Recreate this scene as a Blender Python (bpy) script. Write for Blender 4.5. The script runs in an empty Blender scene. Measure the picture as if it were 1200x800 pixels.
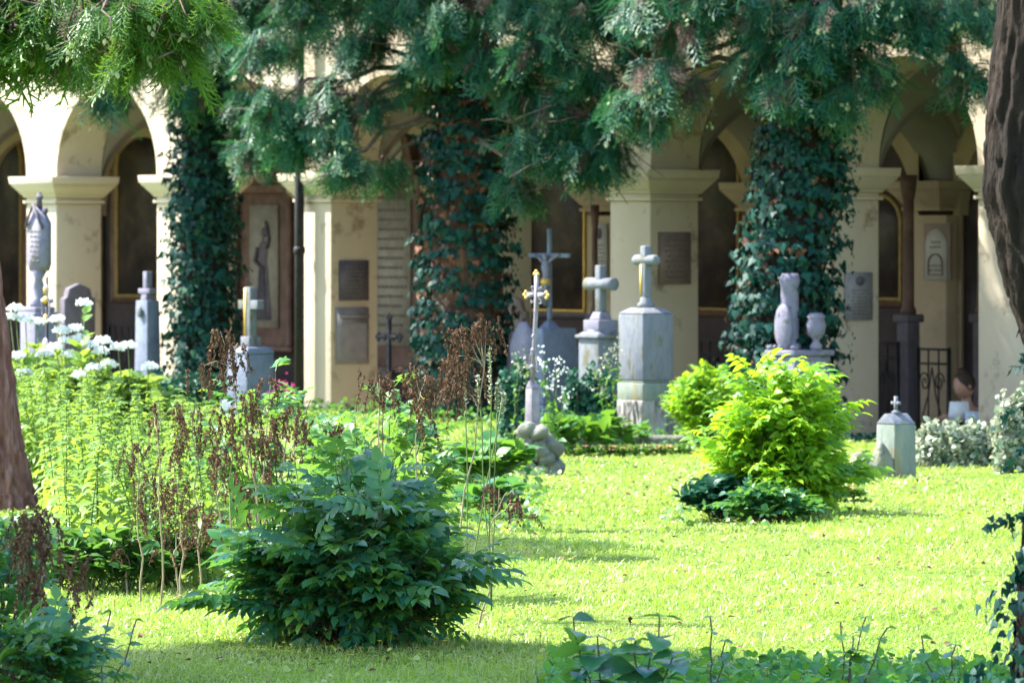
import bpy, math, random
import numpy as np
from mathutils import Vector
random.seed(7); rng = np.random.default_rng(7)
C = bpy.context.scene.collection
F = 6300.0; EYE = 1.85; HZ = 258.0
TH = math.radians(52.46); CT, ST = math.cos(TH), math.sin(TH)
ROT = -TH
def at(px, D, py=None, z=None):
    """a point seen at photo pixel px at distance D"""
    zz = (EYE + (HZ-py)/F*D) if py is not None else (z or 0.0)
    return Vector(((px-600)/F*D, D, zz))
def zat(py, D): return EYE + (HZ-py)/F*D
def gd(py): return F*EYE/(py-HZ)

# ---------------------------------------------------------------- materials
def nt(name):
    m = bpy.data.materials.new(name); m.use_nodes = True
    t = m.node_tree; t.nodes.clear()
    o = t.nodes.new('ShaderNodeOutputMaterial')
    return m, t, o
def ramp(t, fac, cols):
    r = t.nodes.new('ShaderNodeValToRGB'); e = r.color_ramp.elements
    while len(e) < len(cols): e.new(0.5)
    for i, (p, c) in enumerate(cols):
        e[i].position = p; e[i].color = (*c, 1)
    t.links.new(fac, r.inputs[0]); return r.outputs[0]
def noise(t, scale, detail=5, vec=None, rough=.6):
    n = t.nodes.new('ShaderNodeTexNoise'); n.inputs['Scale'].default_value = scale
    n.inputs['Detail'].default_value = detail; n.inputs['Roughness'].default_value = rough
    if vec is not None: t.links.new(vec, n.inputs['Vector'])
    return n.outputs['Fac']
def objco(t, sc=(1,1,1)):
    g = t.nodes.new('ShaderNodeTexCoord'); mp = t.nodes.new('ShaderNodeMapping')
    mp.inputs['Scale'].default_value = sc
    t.links.new(g.outputs['Object'], mp.inputs[0]); return mp.outputs[0]
def solid(name, cols, scale=8, rough=.85, bump=.3, bscale=40, stretch=(1,1,1), metal=0, spec=.3, mottle=None, dist=.01):
    """cols: colour ramp over noise; mottle: (colour, scale, low, high) stains of their own shape"""
    m, t, o = nt(name); co = objco(t, stretch)
    c = ramp(t, noise(t, scale, 6, co), [(.3, cols[0]), (.7, cols[-1])] if len(cols) < 3 else [(.3, cols[0]), (.5, cols[1]), (.72, cols[2])])
    if mottle:
        mc, ms, lo, hi = mottle
        f = ramp(t, noise(t, ms, 8, co, .7), [(lo, (0,0,0)), (hi, (1,1,1))])
        mx = t.nodes.new('ShaderNodeMix'); mx.data_type = 'RGBA'
        t.links.new(f, mx.inputs[0]); t.links.new(c, mx.inputs[6]); mx.inputs[7].default_value = (*mc, 1)
        c = mx.outputs[2]
    p = t.nodes.new('ShaderNodeBsdfPrincipled'); t.links.new(c, p.inputs['Base Color'])
    p.inputs['Roughness'].default_value = rough; p.inputs['Metallic'].default_value = metal
    p.inputs['Specular IOR Level'].default_value = spec
    if bump:
        b = t.nodes.new('ShaderNodeBump'); b.inputs['Strength'].default_value = bump; b.inputs['Distance'].default_value = dist
        t.links.new(noise(t, bscale, 6, co), b.inputs['Height']); t.links.new(b.outputs[0], p.inputs['Normal'])
    t.links.new(p.outputs[0], o.inputs[0]); return m
def leafm(name, cols, trans=.4, tcol=None, rough=.45, spec=.35, big=None):
    """leaves: a colour per leaf (island), translucency"""
    m, t, o = nt(name)
    g = t.nodes.new('ShaderNodeNewGeometry')
    n = len(cols)
    c = ramp(t, g.outputs['Random Per Island'], [(i/(n-1) if n > 1 else 0, k) for i, k in enumerate(cols)])
    if big:
        f = ramp(t, noise(t, big[1], 4, objco(t), .6), [(.42, (0,0,0)), (.66, (1,1,1))])
        mb = t.nodes.new('ShaderNodeMix'); mb.data_type = 'RGBA'; ml = t.nodes.new('ShaderNodeMath'); ml.operation = 'MULTIPLY'; ml.inputs[1].default_value = .7
        t.links.new(f, ml.inputs[0]); t.links.new(ml.outputs[0], mb.inputs[0]); t.links.new(c, mb.inputs[6]); mb.inputs[7].default_value = (*big[0], 1); c = mb.outputs[2]
    p = t.nodes.new('ShaderNodeBsdfPrincipled'); t.links.new(c, p.inputs['Base Color'])
    p.inputs['Roughness'].default_value = rough; p.inputs['Specular IOR Level'].default_value = spec
    tr = t.nodes.new('ShaderNodeBsdfTranslucent')
    if tcol:
        mx = t.nodes.new('ShaderNodeMix'); mx.data_type = 'RGBA'; mx.inputs[0].default_value = .65
        t.links.new(c, mx.inputs[6]); mx.inputs[7].default_value = (*tcol, 1); t.links.new(mx.outputs[2], tr.inputs[0])
    else: t.links.new(c, tr.inputs[0])
    s = t.nodes.new('ShaderNodeMixShader'); s.inputs[0].default_value = trans
    t.links.new(p.outputs[0], s.inputs[1]); t.links.new(tr.outputs[0], s.inputs[2])
    t.links.new(s.outputs[0], o.inputs[0]); return m

M = {}
M['wall'] = solid('lime_plaster', [(.45,.37,.275),(.52,.435,.33)], 1.3, .95, .25, 22, mottle=((.27,.21,.145), 3.1, .56, .66))
M['trimw'] = solid('plaster_moulding', [(.48,.40,.30),(.55,.465,.355)], 2, .9, .1, 30)
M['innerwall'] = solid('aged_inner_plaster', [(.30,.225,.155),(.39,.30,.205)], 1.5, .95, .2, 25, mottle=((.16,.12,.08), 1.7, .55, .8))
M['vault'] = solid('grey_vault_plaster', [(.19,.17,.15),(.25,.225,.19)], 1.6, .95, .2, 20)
M['floor'] = solid('stone_paving', [(.18,.16,.13),(.26,.23,.19)], 3, .9, .3, 12)
M['roof'] = solid('clay_roof_tiles', [(.20,.07,.04),(.32,.13,.08)], 6, .9, .5, 20)
M['redmarble'] = solid('red_brown_marble', [(.06,.032,.027),(.12,.065,.052),(.17,.10,.08)], 5, .6, .2, 20)
M['darkpaint'] = solid('darkened_oil_painting', [(.010,.008,.010),(.03,.022,.020),(.085,.055,.038)], 3.5, .5, .05, 20)
M['gold'] = solid('old_gilding', [(.45,.27,.05),(.62,.42,.12)], 14, .45, .1, 30, metal=.35)
M['brass'] = solid('dull_brass_frame', [(.16,.10,.03),(.26,.17,.06)], 14, .5, .1, 30, metal=.3)
M['iron'] = solid('weathered_iron', [(.012,.012,.014),(.035,.032,.035)], 20, .6, .2, 60, metal=.3)
M['ironlil'] = solid('grey_painted_iron', [(.16,.14,.17),(.26,.23,.27)], 20, .55, .2, 60, mottle=((.10,.06,.04), 14, .58, .75))
M['stonelil'] = solid('lilac_grey_marble', [(.13,.12,.17),(.23,.22,.285)], 9, .75, .6, 35, mottle=((.10,.095,.09), 9, .52, .66))
M['stoneblue'] = solid('blue_grey_granite', [(.10,.12,.17),(.17,.19,.26)], 7, .7, .6, 35, mottle=((.30,.31,.36), 9, .6, .8))
M['stonepale'] = solid('pale_weathered_limestone', [(.10,.11,.135),(.20,.21,.235)], 9, .85, .8, 30, stretch=(1,1,.35), mottle=((.09,.085,.05), 9, .50, .62))
M['stonegreen'] = solid('algae_stained_limestone', [(.11,.145,.12),(.22,.24,.195)], 8, .85, .8, 25, stretch=(1,1,.4), mottle=((.22,.17,.06), 7, .52, .66))
M['stonedark'] = solid('dark_slate_stone', [(.07,.06,.08),(.13,.11,.13)], 6, .75, .3, 30)
M['stonebrown'] = solid('brown_sandstone_slab', [(.17,.12,.11),(.25,.18,.16)], 6, .85, .3, 30)
M['plaquegrey'] = solid('grey_stone_plaque', [(.20,.18,.19),(.28,.26,.27)], 9, .8, .2, 40)
M['plaqueplain'] = solid('pale_stone_plaque', [(.36,.33,.30),(.46,.43,.40)], 9, .8, .2, 40)
M['ink'] = solid('worn_black_lettering', [(.11,.10,.09),(.17,.15,.13)], 40, .9, 0)
M['relief'] = solid('dusty_relief_stone', [(.22,.19,.165),(.32,.28,.24)], 9, .85, .5, 30)
M['rock'] = solid('lichen_covered_rock', [(.09,.10,.08),(.22,.22,.18)], 7, .95, .9, 22, mottle=((.20,.22,.06), 6, .52, .72), dist=.03)
M['barkrock'] = solid('cracked_tufa_stone', [(.09,.08,.07),(.26,.24,.22),(.40,.38,.35)], 9, .95, 1, 18, stretch=(1,1,.45), dist=.04)
M['bark'] = solid('fibrous_red_bark', [(.05,.020,.018),(.19,.085,.07),(.34,.19,.17)], 16, .95, 1, 26, stretch=(1,1,.12), dist=.05)
M['barkdark'] = solid('dark_brown_bark', [(.005,.0035,.0025),(.018,.011,.007),(.034,.021,.014)], 12, .95, 1, 22, stretch=(1,1,.18), dist=.05)
M['barkrust'] = solid('rusty_peeling_bark', [(.03,.017,.012),(.10,.048,.032),(.19,.095,.062)], 9, .95, 1, 22, stretch=(1,1,.3), dist=.04)
M['twig'] = solid('grey_brown_twig', [(.07,.05,.04),(.16,.11,.09)], 20, .9, .3, 50)
M['stem'] = solid('green_stem', [(.06,.10,.03),(.12,.17,.05)], 20, .7, 0)
M['drystem'] = solid('pale_dry_stem', [(.22,.17,.10),(.34,.28,.17)], 20, .8, 0)
M['darkstem'] = solid('dark_purple_stem', [(.05,.035,.03),(.10,.06,.04)], 20, .7, 0)
M['thuja'] = leafm('cypress_spray_green', [(.008,.060,.035),(.014,.11,.065),(.03,.15,.07),(.09,.21,.06),(.010,.07,.05),(.02,.12,.09)], .30, (.05,.20,.05))
M['thujatip'] = leafm('cypress_pale_tips', [(.20,.26,.12),(.32,.36,.18)], .3)
M['thujadry'] = leafm('cypress_dead_inner_twigs', [(.05,.03,.02),(.12,.07,.05),(.10,.07,.055)], .1, rough=.9)
M['thujalit'] = leafm('sunlit_cypress_green', [(.03,.11,.02),(.06,.17,.02),(.10,.20,.03),(.02,.09,.04)], .40, (.16,.30,.02))  # lit copy of the cypress green, sunlight put into its colour
M['ivy'] = leafm('dark_ivy_leaf', [(.004,.026,.022),(.006,.048,.036),(.009,.066,.048),(.005,.034,.032),(.018,.08,.034)], .12, rough=.55, spec=.18)
M['ivydead'] = leafm('rusty_dead_ivy_leaf', [(.13,.05,.03),(.22,.10,.06),(.16,.07,.04)], .15, rough=.85)
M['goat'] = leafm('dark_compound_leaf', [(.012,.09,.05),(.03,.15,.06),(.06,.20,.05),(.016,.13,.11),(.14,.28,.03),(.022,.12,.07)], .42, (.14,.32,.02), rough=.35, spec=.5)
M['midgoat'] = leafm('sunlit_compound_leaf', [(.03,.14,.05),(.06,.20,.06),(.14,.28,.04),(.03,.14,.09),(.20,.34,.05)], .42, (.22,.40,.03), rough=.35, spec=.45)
M['yellowleaf'] = leafm('sunlit_yellow_green_leaf', [(.10,.29,.015),(.22,.43,.02),(.34,.52,.04),(.04,.19,.03),(.16,.37,.015)], .48, (.42,.62,.015))
M['midleaf'] = leafm('mid_green_leaf', [(.03,.13,.03),(.06,.19,.03),(.10,.24,.04)], .4, (.18,.34,.02))
M['hedge'] = leafm('dark_hedge_leaf', [(.010,.06,.03),(.015,.09,.05),(.02,.10,.045)], .25)
M['nettle'] = leafm('bright_nettle_leaf', [(.14,.27,.04),(.20,.33,.06),(.12,.25,.05),(.22,.34,.12)], .45, (.34,.46,.04))
M['nettlelow'] = leafm('deep_green_nettle_leaf', [(.03,.12,.03),(.05,.16,.04),(.08,.20,.05)], .4, (.16,.30,.03))
M['varieg'] = leafm('cream_edged_leaf', [(.04,.10,.05),(.45,.46,.32),(.05,.13,.06),(.55,.55,.40),(.03,.09,.05)], .3)
M['grass'] = leafm('lawn_grass', [(.10,.22,.02),(.22,.34,.03),(.16,.29,.02),(.46,.50,.18),(.09,.20,.02),(.26,.36,.05),(.42,.42,.20)], .42, (.34,.52,.03), rough=.40, spec=.5, big=((.42,.40,.15), .9))
M['clover'] = leafm('lawn_weed_leaf', [(.02,.15,.04),(.05,.22,.05),(.10,.28,.03),(.02,.12,.09)], .40, (.18,.36,.02), spec=.2)
M['white'] = leafm('white_petal', [(.72,.74,.72),(.82,.82,.80)], .35)
M['yellow'] = leafm('yellow_petal', [(.75,.45,.02),(.80,.60,.03)], .3)
M['pink'] = leafm('magenta_petal', [(.55,.03,.22),(.65,.08,.32)], .3)
M['orange'] = leafm('orange_pink_petal', [(.70,.28,.14),(.65,.40,.30),(.60,.45,.2)], .3)
M['dry'] = leafm('dried_brown_seed', [(.06,.034,.021),(.12,.068,.04),(.19,.12,.075)], .2, rough=.95, spec=.1)
M['seed'] = leafm('pale_seed_spike', [(.42,.40,.28),(.30,.32,.18)], .2)
M['skin'] = solid('skin', [(.38,.20,.14),(.44,.25,.18)], 8, .55, 0)
M['hair'] = solid('dark_brown_hair', [(.025,.014,.010),(.06,.035,.025)], 60, .6, .5, 90, stretch=(1,1,.2))
M['cloth'] = solid('dark_patterned_cloth', [(.03,.03,.03),(.05,.045,.045)], 30, .9, .2, 80, mottle=((.30,.24,.22), 45, .60, .66))
M['jeans'] = solid('dark_denim', [(.03,.04,.08),(.05,.06,.11)], 30, .9, .2, 80)
M['paper'] = solid('white_paper', [(.72,.73,.76),(.78,.79,.82)], 8, .8, 0)
M['paperblue'] = solid('pale_blue_folder', [(.45,.52,.66),(.50,.57,.70)], 8, .7, 0)
M['eye'] = solid('eye_white_and_iris', [(.10,.07,.05),(.14,.10,.07)], 8, .3, 0)
M['lip'] = solid('lips', [(.42,.16,.14),(.45,.18,.16)], 8, .5, 0)
M['wood'] = solid('dark_bench_wood', [(.08,.05,.03),(.14,.09,.05)], 8, .8, .3, 30, stretch=(.2,1,1))
# ground
def ground_mat():
    m, t, o = nt('lawn_soil')
    co = objco(t)
    c = ramp(t, noise(t, 3.0, 8, co, .65), [(.3, (.06,.12,.02)), (.5, (.13,.20,.03)), (.68, (.19,.24,.04))])
    p = t.nodes.new('ShaderNodeBsdfPrincipled'); t.links.new(c, p.inputs[0]); p.inputs['Roughness'].default_value = 1
    p.inputs['Specular IOR Level'].default_value = .1
    b = t.nodes.new('ShaderNodeBump'); b.inputs['Strength'].default_value = 1; b.inputs['Distance'].default_value = .03
    t.links.new(noise(t, 60, 4, co), b.inputs['Height']); t.links.new(b.outputs[0], p.inputs['Normal'])
    t.links.new(p.outputs[0], o.inputs[0]); return m
M['ground'] = ground_mat()

# ---------------------------------------------------------------- mesh builder
class MB:
    def __init__(s): s.V = []; s.T = []; s.Q = []; s.n = 0; s.tm = []; s.qm = []
    def add(s, V, T=None, Q=None, mi=0):
        V = np.asarray(V, dtype=np.float64).reshape(-1, 3)
        if T is not None and len(T):
            T = np.asarray(T, dtype=np.int64).reshape(-1, 3); s.T.append(T+s.n); s.tm.append(np.full(len(T), mi))
        if Q is not None and len(Q):
            Q = np.asarray(Q, dtype=np.int64).reshape(-1, 4); s.Q.append(Q+s.n); s.qm.append(np.full(len(Q), mi))
        s.V.append(V); s.n += len(V); return s
    def box(s, cx, cy, z0, z1, w, d, w2=None, d2=None, mi=0):
        w2 = w if w2 is None else w2; d2 = d if d2 is None else d2
        V = []
        for z, a, b in ((z0, w/2, d/2), (z1, w2/2, d2/2)):
            V += [(cx-a, cy-b, z), (cx+a, cy-b, z), (cx+a, cy+b, z), (cx-a, cy+b, z)]
        return s.add(V, None, [(3,2,1,0),(4,5,6,7),(0,1,5,4),(1,2,6,5),(2,3,7,6),(3,0,4,7)], mi)
    def lathe(s, prof, cx=0, cy=0, n=20, mi=0, sx=1, sy=1):
        V = []; Q = []
        for r, z in prof:
            for k in range(n):
                a = 2*math.pi*k/n; V.append((cx+sx*r*math.cos(a), cy+sy*r*math.sin(a), z))
        for i in range(len(prof)-1):
            for k in range(n):
                k2 = (k+1) % n; Q.append((i*n+k, i*n+k2, (i+1)*n+k2, (i+1)*n+k))
        V += [(cx, cy, prof[0][1]), (cx, cy, prof[-1][1])]; b = len(prof)*n
        T = [(b, (k+1) % n, k) for k in range(n)] + [(b+1, (len(prof)-1)*n+k, (len(prof)-1)*n+(k+1) % n) for k in range(n)]
        return s.add(V, T, Q, mi)
    def tube(s, pts, r, n=6, mi=0, cap=True, wob=0, ridge=0):
        P = np.asarray(pts, float); m = len(P)
        R = np.full(m, r, float) if np.isscalar(r) else np.asarray(r, float)
        d = np.gradient(P, axis=0) if m > 2 else np.repeat((P[1:]-P[:1]), 2, 0)
        d /= np.linalg.norm(d, axis=1, keepdims=True)+1e-9
        up = np.array([0,0,1.0]) if abs(d[0][2]) < .9 else np.array([1.0,0,0])
        V = []
        for i in range(m):
            x = np.cross(up, d[i]); x /= np.linalg.norm(x)+1e-9; y = np.cross(d[i], x); up = y
            a = np.arange(n)*2*math.pi/n
            rr = R[i]*(1+(wob*rng.uniform(-1, 1, n) if wob else 0))
            if ridge:
                tt_ = i*.22; rr = rr*(1+ridge*(np.sin(a*9+1.2*np.sin(tt_)+tt_*.5)*.5+np.sin(a*15-tt_*.7+np.sin(tt_*2.1))*.5+.6*np.sin(a*23+tt_*1.3)*np.sin(tt_*1.7+a)))
            V.append(P[i]+(np.cos(a)*rr)[:, None]*x+(np.sin(a)*rr)[:, None]*y)
        V = np.concatenate(V); k = np.arange(n); k2 = (k+1) % n
        Q = np.concatenate([np.stack([i*n+k, i*n+k2, (i+1)*n+k2, (i+1)*n+k], 1) for i in range(m-1)])
        T = None
        if cap:
            V = np.concatenate([V, P[:1], P[-1:]]); b = m*n
            T = [(b, int((q+1) % n), int(q)) for q in k]+[(b+1, int((m-1)*n+q), int((m-1)*n+(q+1) % n)) for q in k]
        return s.add(V, T, Q, mi)
    def ball(s, c, r, n=10, noise_=0, mi=0):
        r = np.array([r]*3 if np.isscalar(r) else r, float)
        V = []; Q = []
        rows = n
        for i in range(rows+1):
            th = math.pi*i/rows
            for k in range(2*n):
                ph = math.pi*k/n
                V.append((math.sin(th)*math.cos(ph), math.sin(th)*math.sin(ph), math.cos(th)))
        V = np.array(V)
        if noise_:
            q = rng.uniform(-1, 1, (5, 3))*2.2; ph = rng.uniform(0, 6, 5)
            q2 = rng.uniform(-1, 1, (6, 3))*7
            V = V*(1+noise_*(sum(np.sin(V@q[j]+ph[j]) for j in range(5))/2.2+sum(np.sin(V@q2[j]+ph[j % 5]) for j in range(6))/9)[:, None])
        for i in range(rows):
            for k in range(2*n):
                k2 = (k+1) % (2*n); Q.append((i*2*n+k, (i+1)*2*n+k, (i+1)*2*n+k2, i*2*n+k2))
        return s.add(V*r+np.array(c), None, Q, mi)
    def prism(s, outline, y0, y1, mi=0):
        """outline in x,z, extruded along y (thickness)"""
        n = len(outline)
        V = [(x, y0, z) for x, z in outline]+[(x, y1, z) for x, z in outline]
        cx = sum(p[0] for p in outline)/n; cz = sum(p[1] for p in outline)/n
        V += [(cx, y0, cz), (cx, y1, cz)]
        T = [(2*n, i, (i+1) % n) for i in range(n)]+[(2*n+1, n+(i+1) % n, n+i) for i in range(n)]
        Q = [(i, i+n, (i+1) % n+n, (i+1) % n) for i in range(n)]
        return s.add(V, T, Q, mi)
    def leaves(s, tmpl, pos, ydir, nrm, scale, mi=0):
        TV, TT = tmpl
        pos = np.asarray(pos, float); y = np.asarray(ydir, float); z = np.asarray(nrm, float)
        if len(pos) == 0: return s
        y = y/(np.linalg.norm(y, axis=1, keepdims=True)+1e-9)
        x = np.cross(y, z); x /= np.linalg.norm(x, axis=1, keepdims=True)+1e-9
        z = np.cross(x, y)
        sc = np.broadcast_to(np.asarray(scale, float), (len(pos),))
        B = np.stack([x, y, z], 1)*sc[:, None, None]
        V = pos[:, None, :]+np.einsum('kj,njc->nkc', TV, B)
        T = TT[None]+(np.arange(len(pos))*len(TV))[:, None, None]
        return s.add(V.reshape(-1, 3), T.reshape(-1, 3), None, mi)
    def build(s, name, mats, parent=None, smooth=False, bevel=0, loc=None, rotz=0):
        me = bpy.data.meshes.new(name)
        V = np.concatenate(s.V)
        T = np.concatenate(s.T) if s.T else np.zeros((0, 3), int); Q = np.concatenate(s.Q) if s.Q else np.zeros((0, 4), int)
        me.vertices.add(len(V)); me.vertices.foreach_set('co', V.astype(np.float32).ravel())
        L = np.concatenate([T.ravel(), Q.ravel()]).astype(np.int32)
        me.loops.add(len(L)); me.loops.foreach_set('vertex_index', L)
        tot = np.concatenate([np.full(len(T), 3), np.full(len(Q), 4)]).astype(np.int32)
        st = np.concatenate([[0], np.cumsum(tot)[:-1]]).astype(np.int32)
        me.polygons.add(len(tot)); me.polygons.foreach_set('loop_start', st); me.polygons.foreach_set('loop_total', tot)
        mi = np.concatenate(s.tm+s.qm).astype(np.int32); me.polygons.foreach_set('material_index', mi)
        if smooth: me.polygons.foreach_set('use_smooth', np.ones(len(tot), bool))
        me.update(calc_edges=True); me.validate()
        for m in (mats if isinstance(mats, (list, tuple)) else [mats]): me.materials.append(M[m])
        o = bpy.data.objects.new(name, me); C.objects.link(o)
        if loc is not None: o.location = loc
        o.rotation_euler[2] = rotz
        if parent: o.parent = parent
        if bevel:
            b = o.modifiers.new('bevel', 'BEVEL'); b.width = bevel; b.segments = 2; b.limit_method = 'ANGLE'; b.angle_limit = .6
        return o
def tag(o, label=None, cat=None, group=None, kind=None):
    if label: o['label'] = label
    if cat: o['category'] = cat
    if group: o['group'] = group
    if kind: o['kind'] = kind
    return o
def thing(name, loc, rotz, label, cat, group=None):
    o = bpy.data.objects.new(name, None); C.objects.link(o); o.location = loc; o.rotation_euler[2] = rotz
    o.empty_display_size = .2
    return tag(o, label, cat, group)
def copy_tree(o, parent=None):
    c = o.copy(); C.objects.link(c)
    if parent: c.parent = parent
    for ch in list(o.children): copy_tree(ch, c)
    return c

# ---------------------------------------------------------------- leaf templates (y = towards tip, z = upper side)
def T_(V, T): return (np.array(V, float), np.array(T, int))
def leaf(w=.28, fold=.10, droop=.15):
    return T_([(0,0,0),(w,.30,fold),(.78*w,.66,fold-droop*.4),(0,1,-droop),(-.78*w,.66,fold-droop*.4),(-w,.30,fold),(0,.5,0)],
              [(0,1,6),(1,2,6),(2,3,6),(3,4,6),(4,5,6),(5,0,6)])
LEAF = leaf(); BROAD = leaf(.42, .06, .2); NARROW = leaf(.17, .06, .35)
def leafhd(w=.36, curl=.25):
    V = []; T = []; ys = np.linspace(0, 1, 9); n = len(ys)
    for i, y in enumerate(ys):
        ww = w*math.sin(math.pi*min(1, y**.62))**.9*(1+.06*(-1)**i)*(1-.15*y); z = -curl*y*y
        V += [(-ww, y, z+.16*ww+.02*math.sin(y*14)), (-ww*.5, y, z+.11*ww), (0, y, z), (ww*.5, y, z+.11*ww), (ww, y, z+.16*ww-.02*math.sin(y*13))]
    for i in range(n-1):
        for k in range(4): a = i*5+k; T += [(a, a+1, a+6), (a, a+6, a+5)]
    return T_(V, T)
LEAFHD = leafhd()
IVY = T_([(0,0,0),(.34,-.05,.03),(.50,.25,-.04),(.28,.42,.03),(.0,1.0,-.1),(-.28,.42,.03),(-.50,.25,-.04),(-.34,-.05,.03),(0,.35,.05)],
         [(0,1,8),(1,2,8),(2,3,8),(3,4,8),(4,5,8),(5,6,8),(6,7,8),(7,0,8)])
BLADE = T_([(-.5,0,0),(.5,0,0),(-.42,.5,-.0),(.42,.5,-.0),(0,1,-.25)], [(0,1,3),(0,3,2),(2,3,4)])
def comb(parts):
    """parts: (template, pos, ydir, normal, scale, stretchx)"""
    V = []; T = []; n = 0
    for tp, p, y, z, sc in parts:
        b = MB().leaves(tp, [p], [y], [z], [sc]); V.append(b.V[0]); T.append(b.T[0]+n); n += len(b.V[0])
    return (np.concatenate(V), np.concatenate(T))
def strip(p0, p1, w0, w1):
    p0 = np.array(p0, float); p1 = np.array(p1, float); d = p1-p0; x = np.array([d[1], -d[0], 0]); x /= np.linalg.norm(x)+1e-9
    return (np.stack([p0-x*w0/2, p0+x*w0/2, p1+x*w1/2, p1-x*w1/2]), np.array([(0,1,2),(0,2,3)]))
def joint(*ts):
    V = []; T = []; n = 0
    for v, t in ts: V.append(v); T.append(t+n); n += len(v)
    return (np.concatenate(V), np.concatenate(T))
def compound(pairs=4, ll=.34, tp=LEAF, droop=.22, seed=0):
    r = np.random.default_rng(seed); ts = [strip((0,0,0), (0,.45,.02), .02, .015), strip((0,.45,.02), (0,.8,-.06), .015, .01)]
    ps = []
    for k in range(pairs):
        y = .28+.58*k/max(1, pairs-.2); z = -droop*y*y; l = ll*(1-.35*k/pairs)
        for sx in (-1, 1):
            ps.append((tp, (0, y, z), (sx*r.uniform(.75, 1), r.uniform(.45, .75), -r.uniform(.1, .45)), (r.uniform(-.2, .2), r.uniform(-.2, .2), 1), l*r.uniform(.85, 1.15)))
    ps.append((tp, (0, .82, -droop*.7), (0, 1, -.35), (0, .3, 1), ll))
    return joint(*ts, comb(ps))
COMP = [compound(4, .34, seed=i) for i in range(4)]
COMPY = [compound(3, .40, leaf(.26, .08, .25), seed=10+i) for i in range(3)]
def thuja_spray(seed, n=11, tips=False):
    """flat drooping fan of scale-leaf branchlets"""
    r = np.random.default_rng(seed); ts = []
    def br(p, ang, L, w, lev):
        q = (p[0]+L*math.sin(ang), p[1]+L*math.cos(ang), p[2]-L*L*.5-.02*r.uniform(-1, 1))
        ts.append(strip(p, q, w, w*.45))
        if lev:
            k = 3 if lev == 1 else n
            for i in range(k):
                f = (i+.6)/k; sx = 1 if i % 2 else -1
                pp = tuple(p[j]+(q[j]-p[j])*f for j in range(3))
                br(pp, ang+sx*r.uniform(.45, .8), L*(.55 if lev == 2 else .5)*(1-.45*f)*r.uniform(.8, 1.2), w*.85, lev-1)
    br((0,0,0), r.uniform(-.1, .1), 1.0, .045, 2)
    return joint(*ts)
SPRAY = [thuja_spray(20+i) for i in range(5)]
# random per island needs one island per spray: keep pieces loose for light and dark branchlets

def unit(v): v = np.asarray(v, float); return v/(np.linalg.norm(v, axis=-1, keepdims=True)+1e-9)
def rnd_dirs(n): return unit(rng.normal(size=(n, 3)))
def path(p0, p1, sag=0, n=6, wob=0):
    p0 = np.array(p0, float); p1 = np.array(p1, float); t = np.linspace(0, 1, n)[:, None]
    P = p0+(p1-p0)*t; P[:, 2] += sag*4*(t*(1-t))[:, 0]
    if wob: P[1:-1] += rng.normal(0, wob, (n-2, 3))
    return P

# ---------------------------------------------------------------- terrain
OX, OY = (66-600)/F*60.0, 60.0
NP = 2.632; VB = 4.09; PT = .60; PW = .62; SPR = 2.336; R0 = 1.005
FLOOR = -.6
def uv2w(u, v, z=0): return Vector((OX+u*CT+v*ST, OY-u*ST+v*CT, z))
def w2v(x, y): return (x-OX)*ST+(y-OY)*CT
def gz(x, y):
    x = np.asarray(x, float); y = np.asarray(y, float)
    v = w2v(x, y); k = np.clip((v+2.6)/1.6, 0, 1); k = k*k*(3-2*k)
    b = .02*np.sin(x*1.3+y*.7)+.015*np.sin(y*1.1-x*.6)+.01*np.sin(3.1*x+2.3*y)
    return b*(1-k)+FLOOR*k*1.0 - np.where(v > -.2, .05, 0)
def G(px, py):
    D = gd(py); x = (px-600)/F*D; return Vector((x, D, float(gz(x, D))))
def GD(px, D):
    x = (px-600)/F*D; return Vector((x, D, float(gz(x, D))))
def make_ground():
    xs = np.concatenate([[-400, -120, -40], np.linspace(-16, 16, 161), [40, 120, 400]])
    ys = np.concatenate([[-300, -60, -10], np.linspace(0, 75, 301), [120, 250, 500]])
    X, Y = np.meshgrid(xs, ys); Z = gz(X, Y)
    nx, ny = len(xs), len(ys); i = np.arange(nx-1); j = np.arange(ny-1); I, J = np.meshgrid(i, j)
    a = (J*nx+I).ravel()
    MB().add(np.stack([X, Y, Z], -1).reshape(-1, 3), None, np.stack([a, a+1, a+nx+1, a+nx], 1)).build('ground', 'ground', smooth=True)['kind'] = 'structure'
make_ground()

# wall coordinates from a photo pixel
def bw(px, v=VB):
    k = (px-600)/F
    # OX+u*CT+v*ST = k*(OY-u*ST+v*CT)
    return (k*(OY+v*CT)-OX-v*ST)/(CT+k*ST)
def bz(px, py, v=VB):
    u = bw(px, v); D = OY-u*ST+v*CT; return zat(py, D)
def jv(n, px):
    u = n*NP; k = (px-600)/F
    # OX+u*CT+v*ST = k*(OY-u*ST+v*CT)
    return (k*(OY-u*ST)-OX-u*CT)/(ST-k*CT)
def jz(n, px, py):
    v = jv(n, px); return zat(py, OY-n*NP*ST+v*CT)
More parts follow.
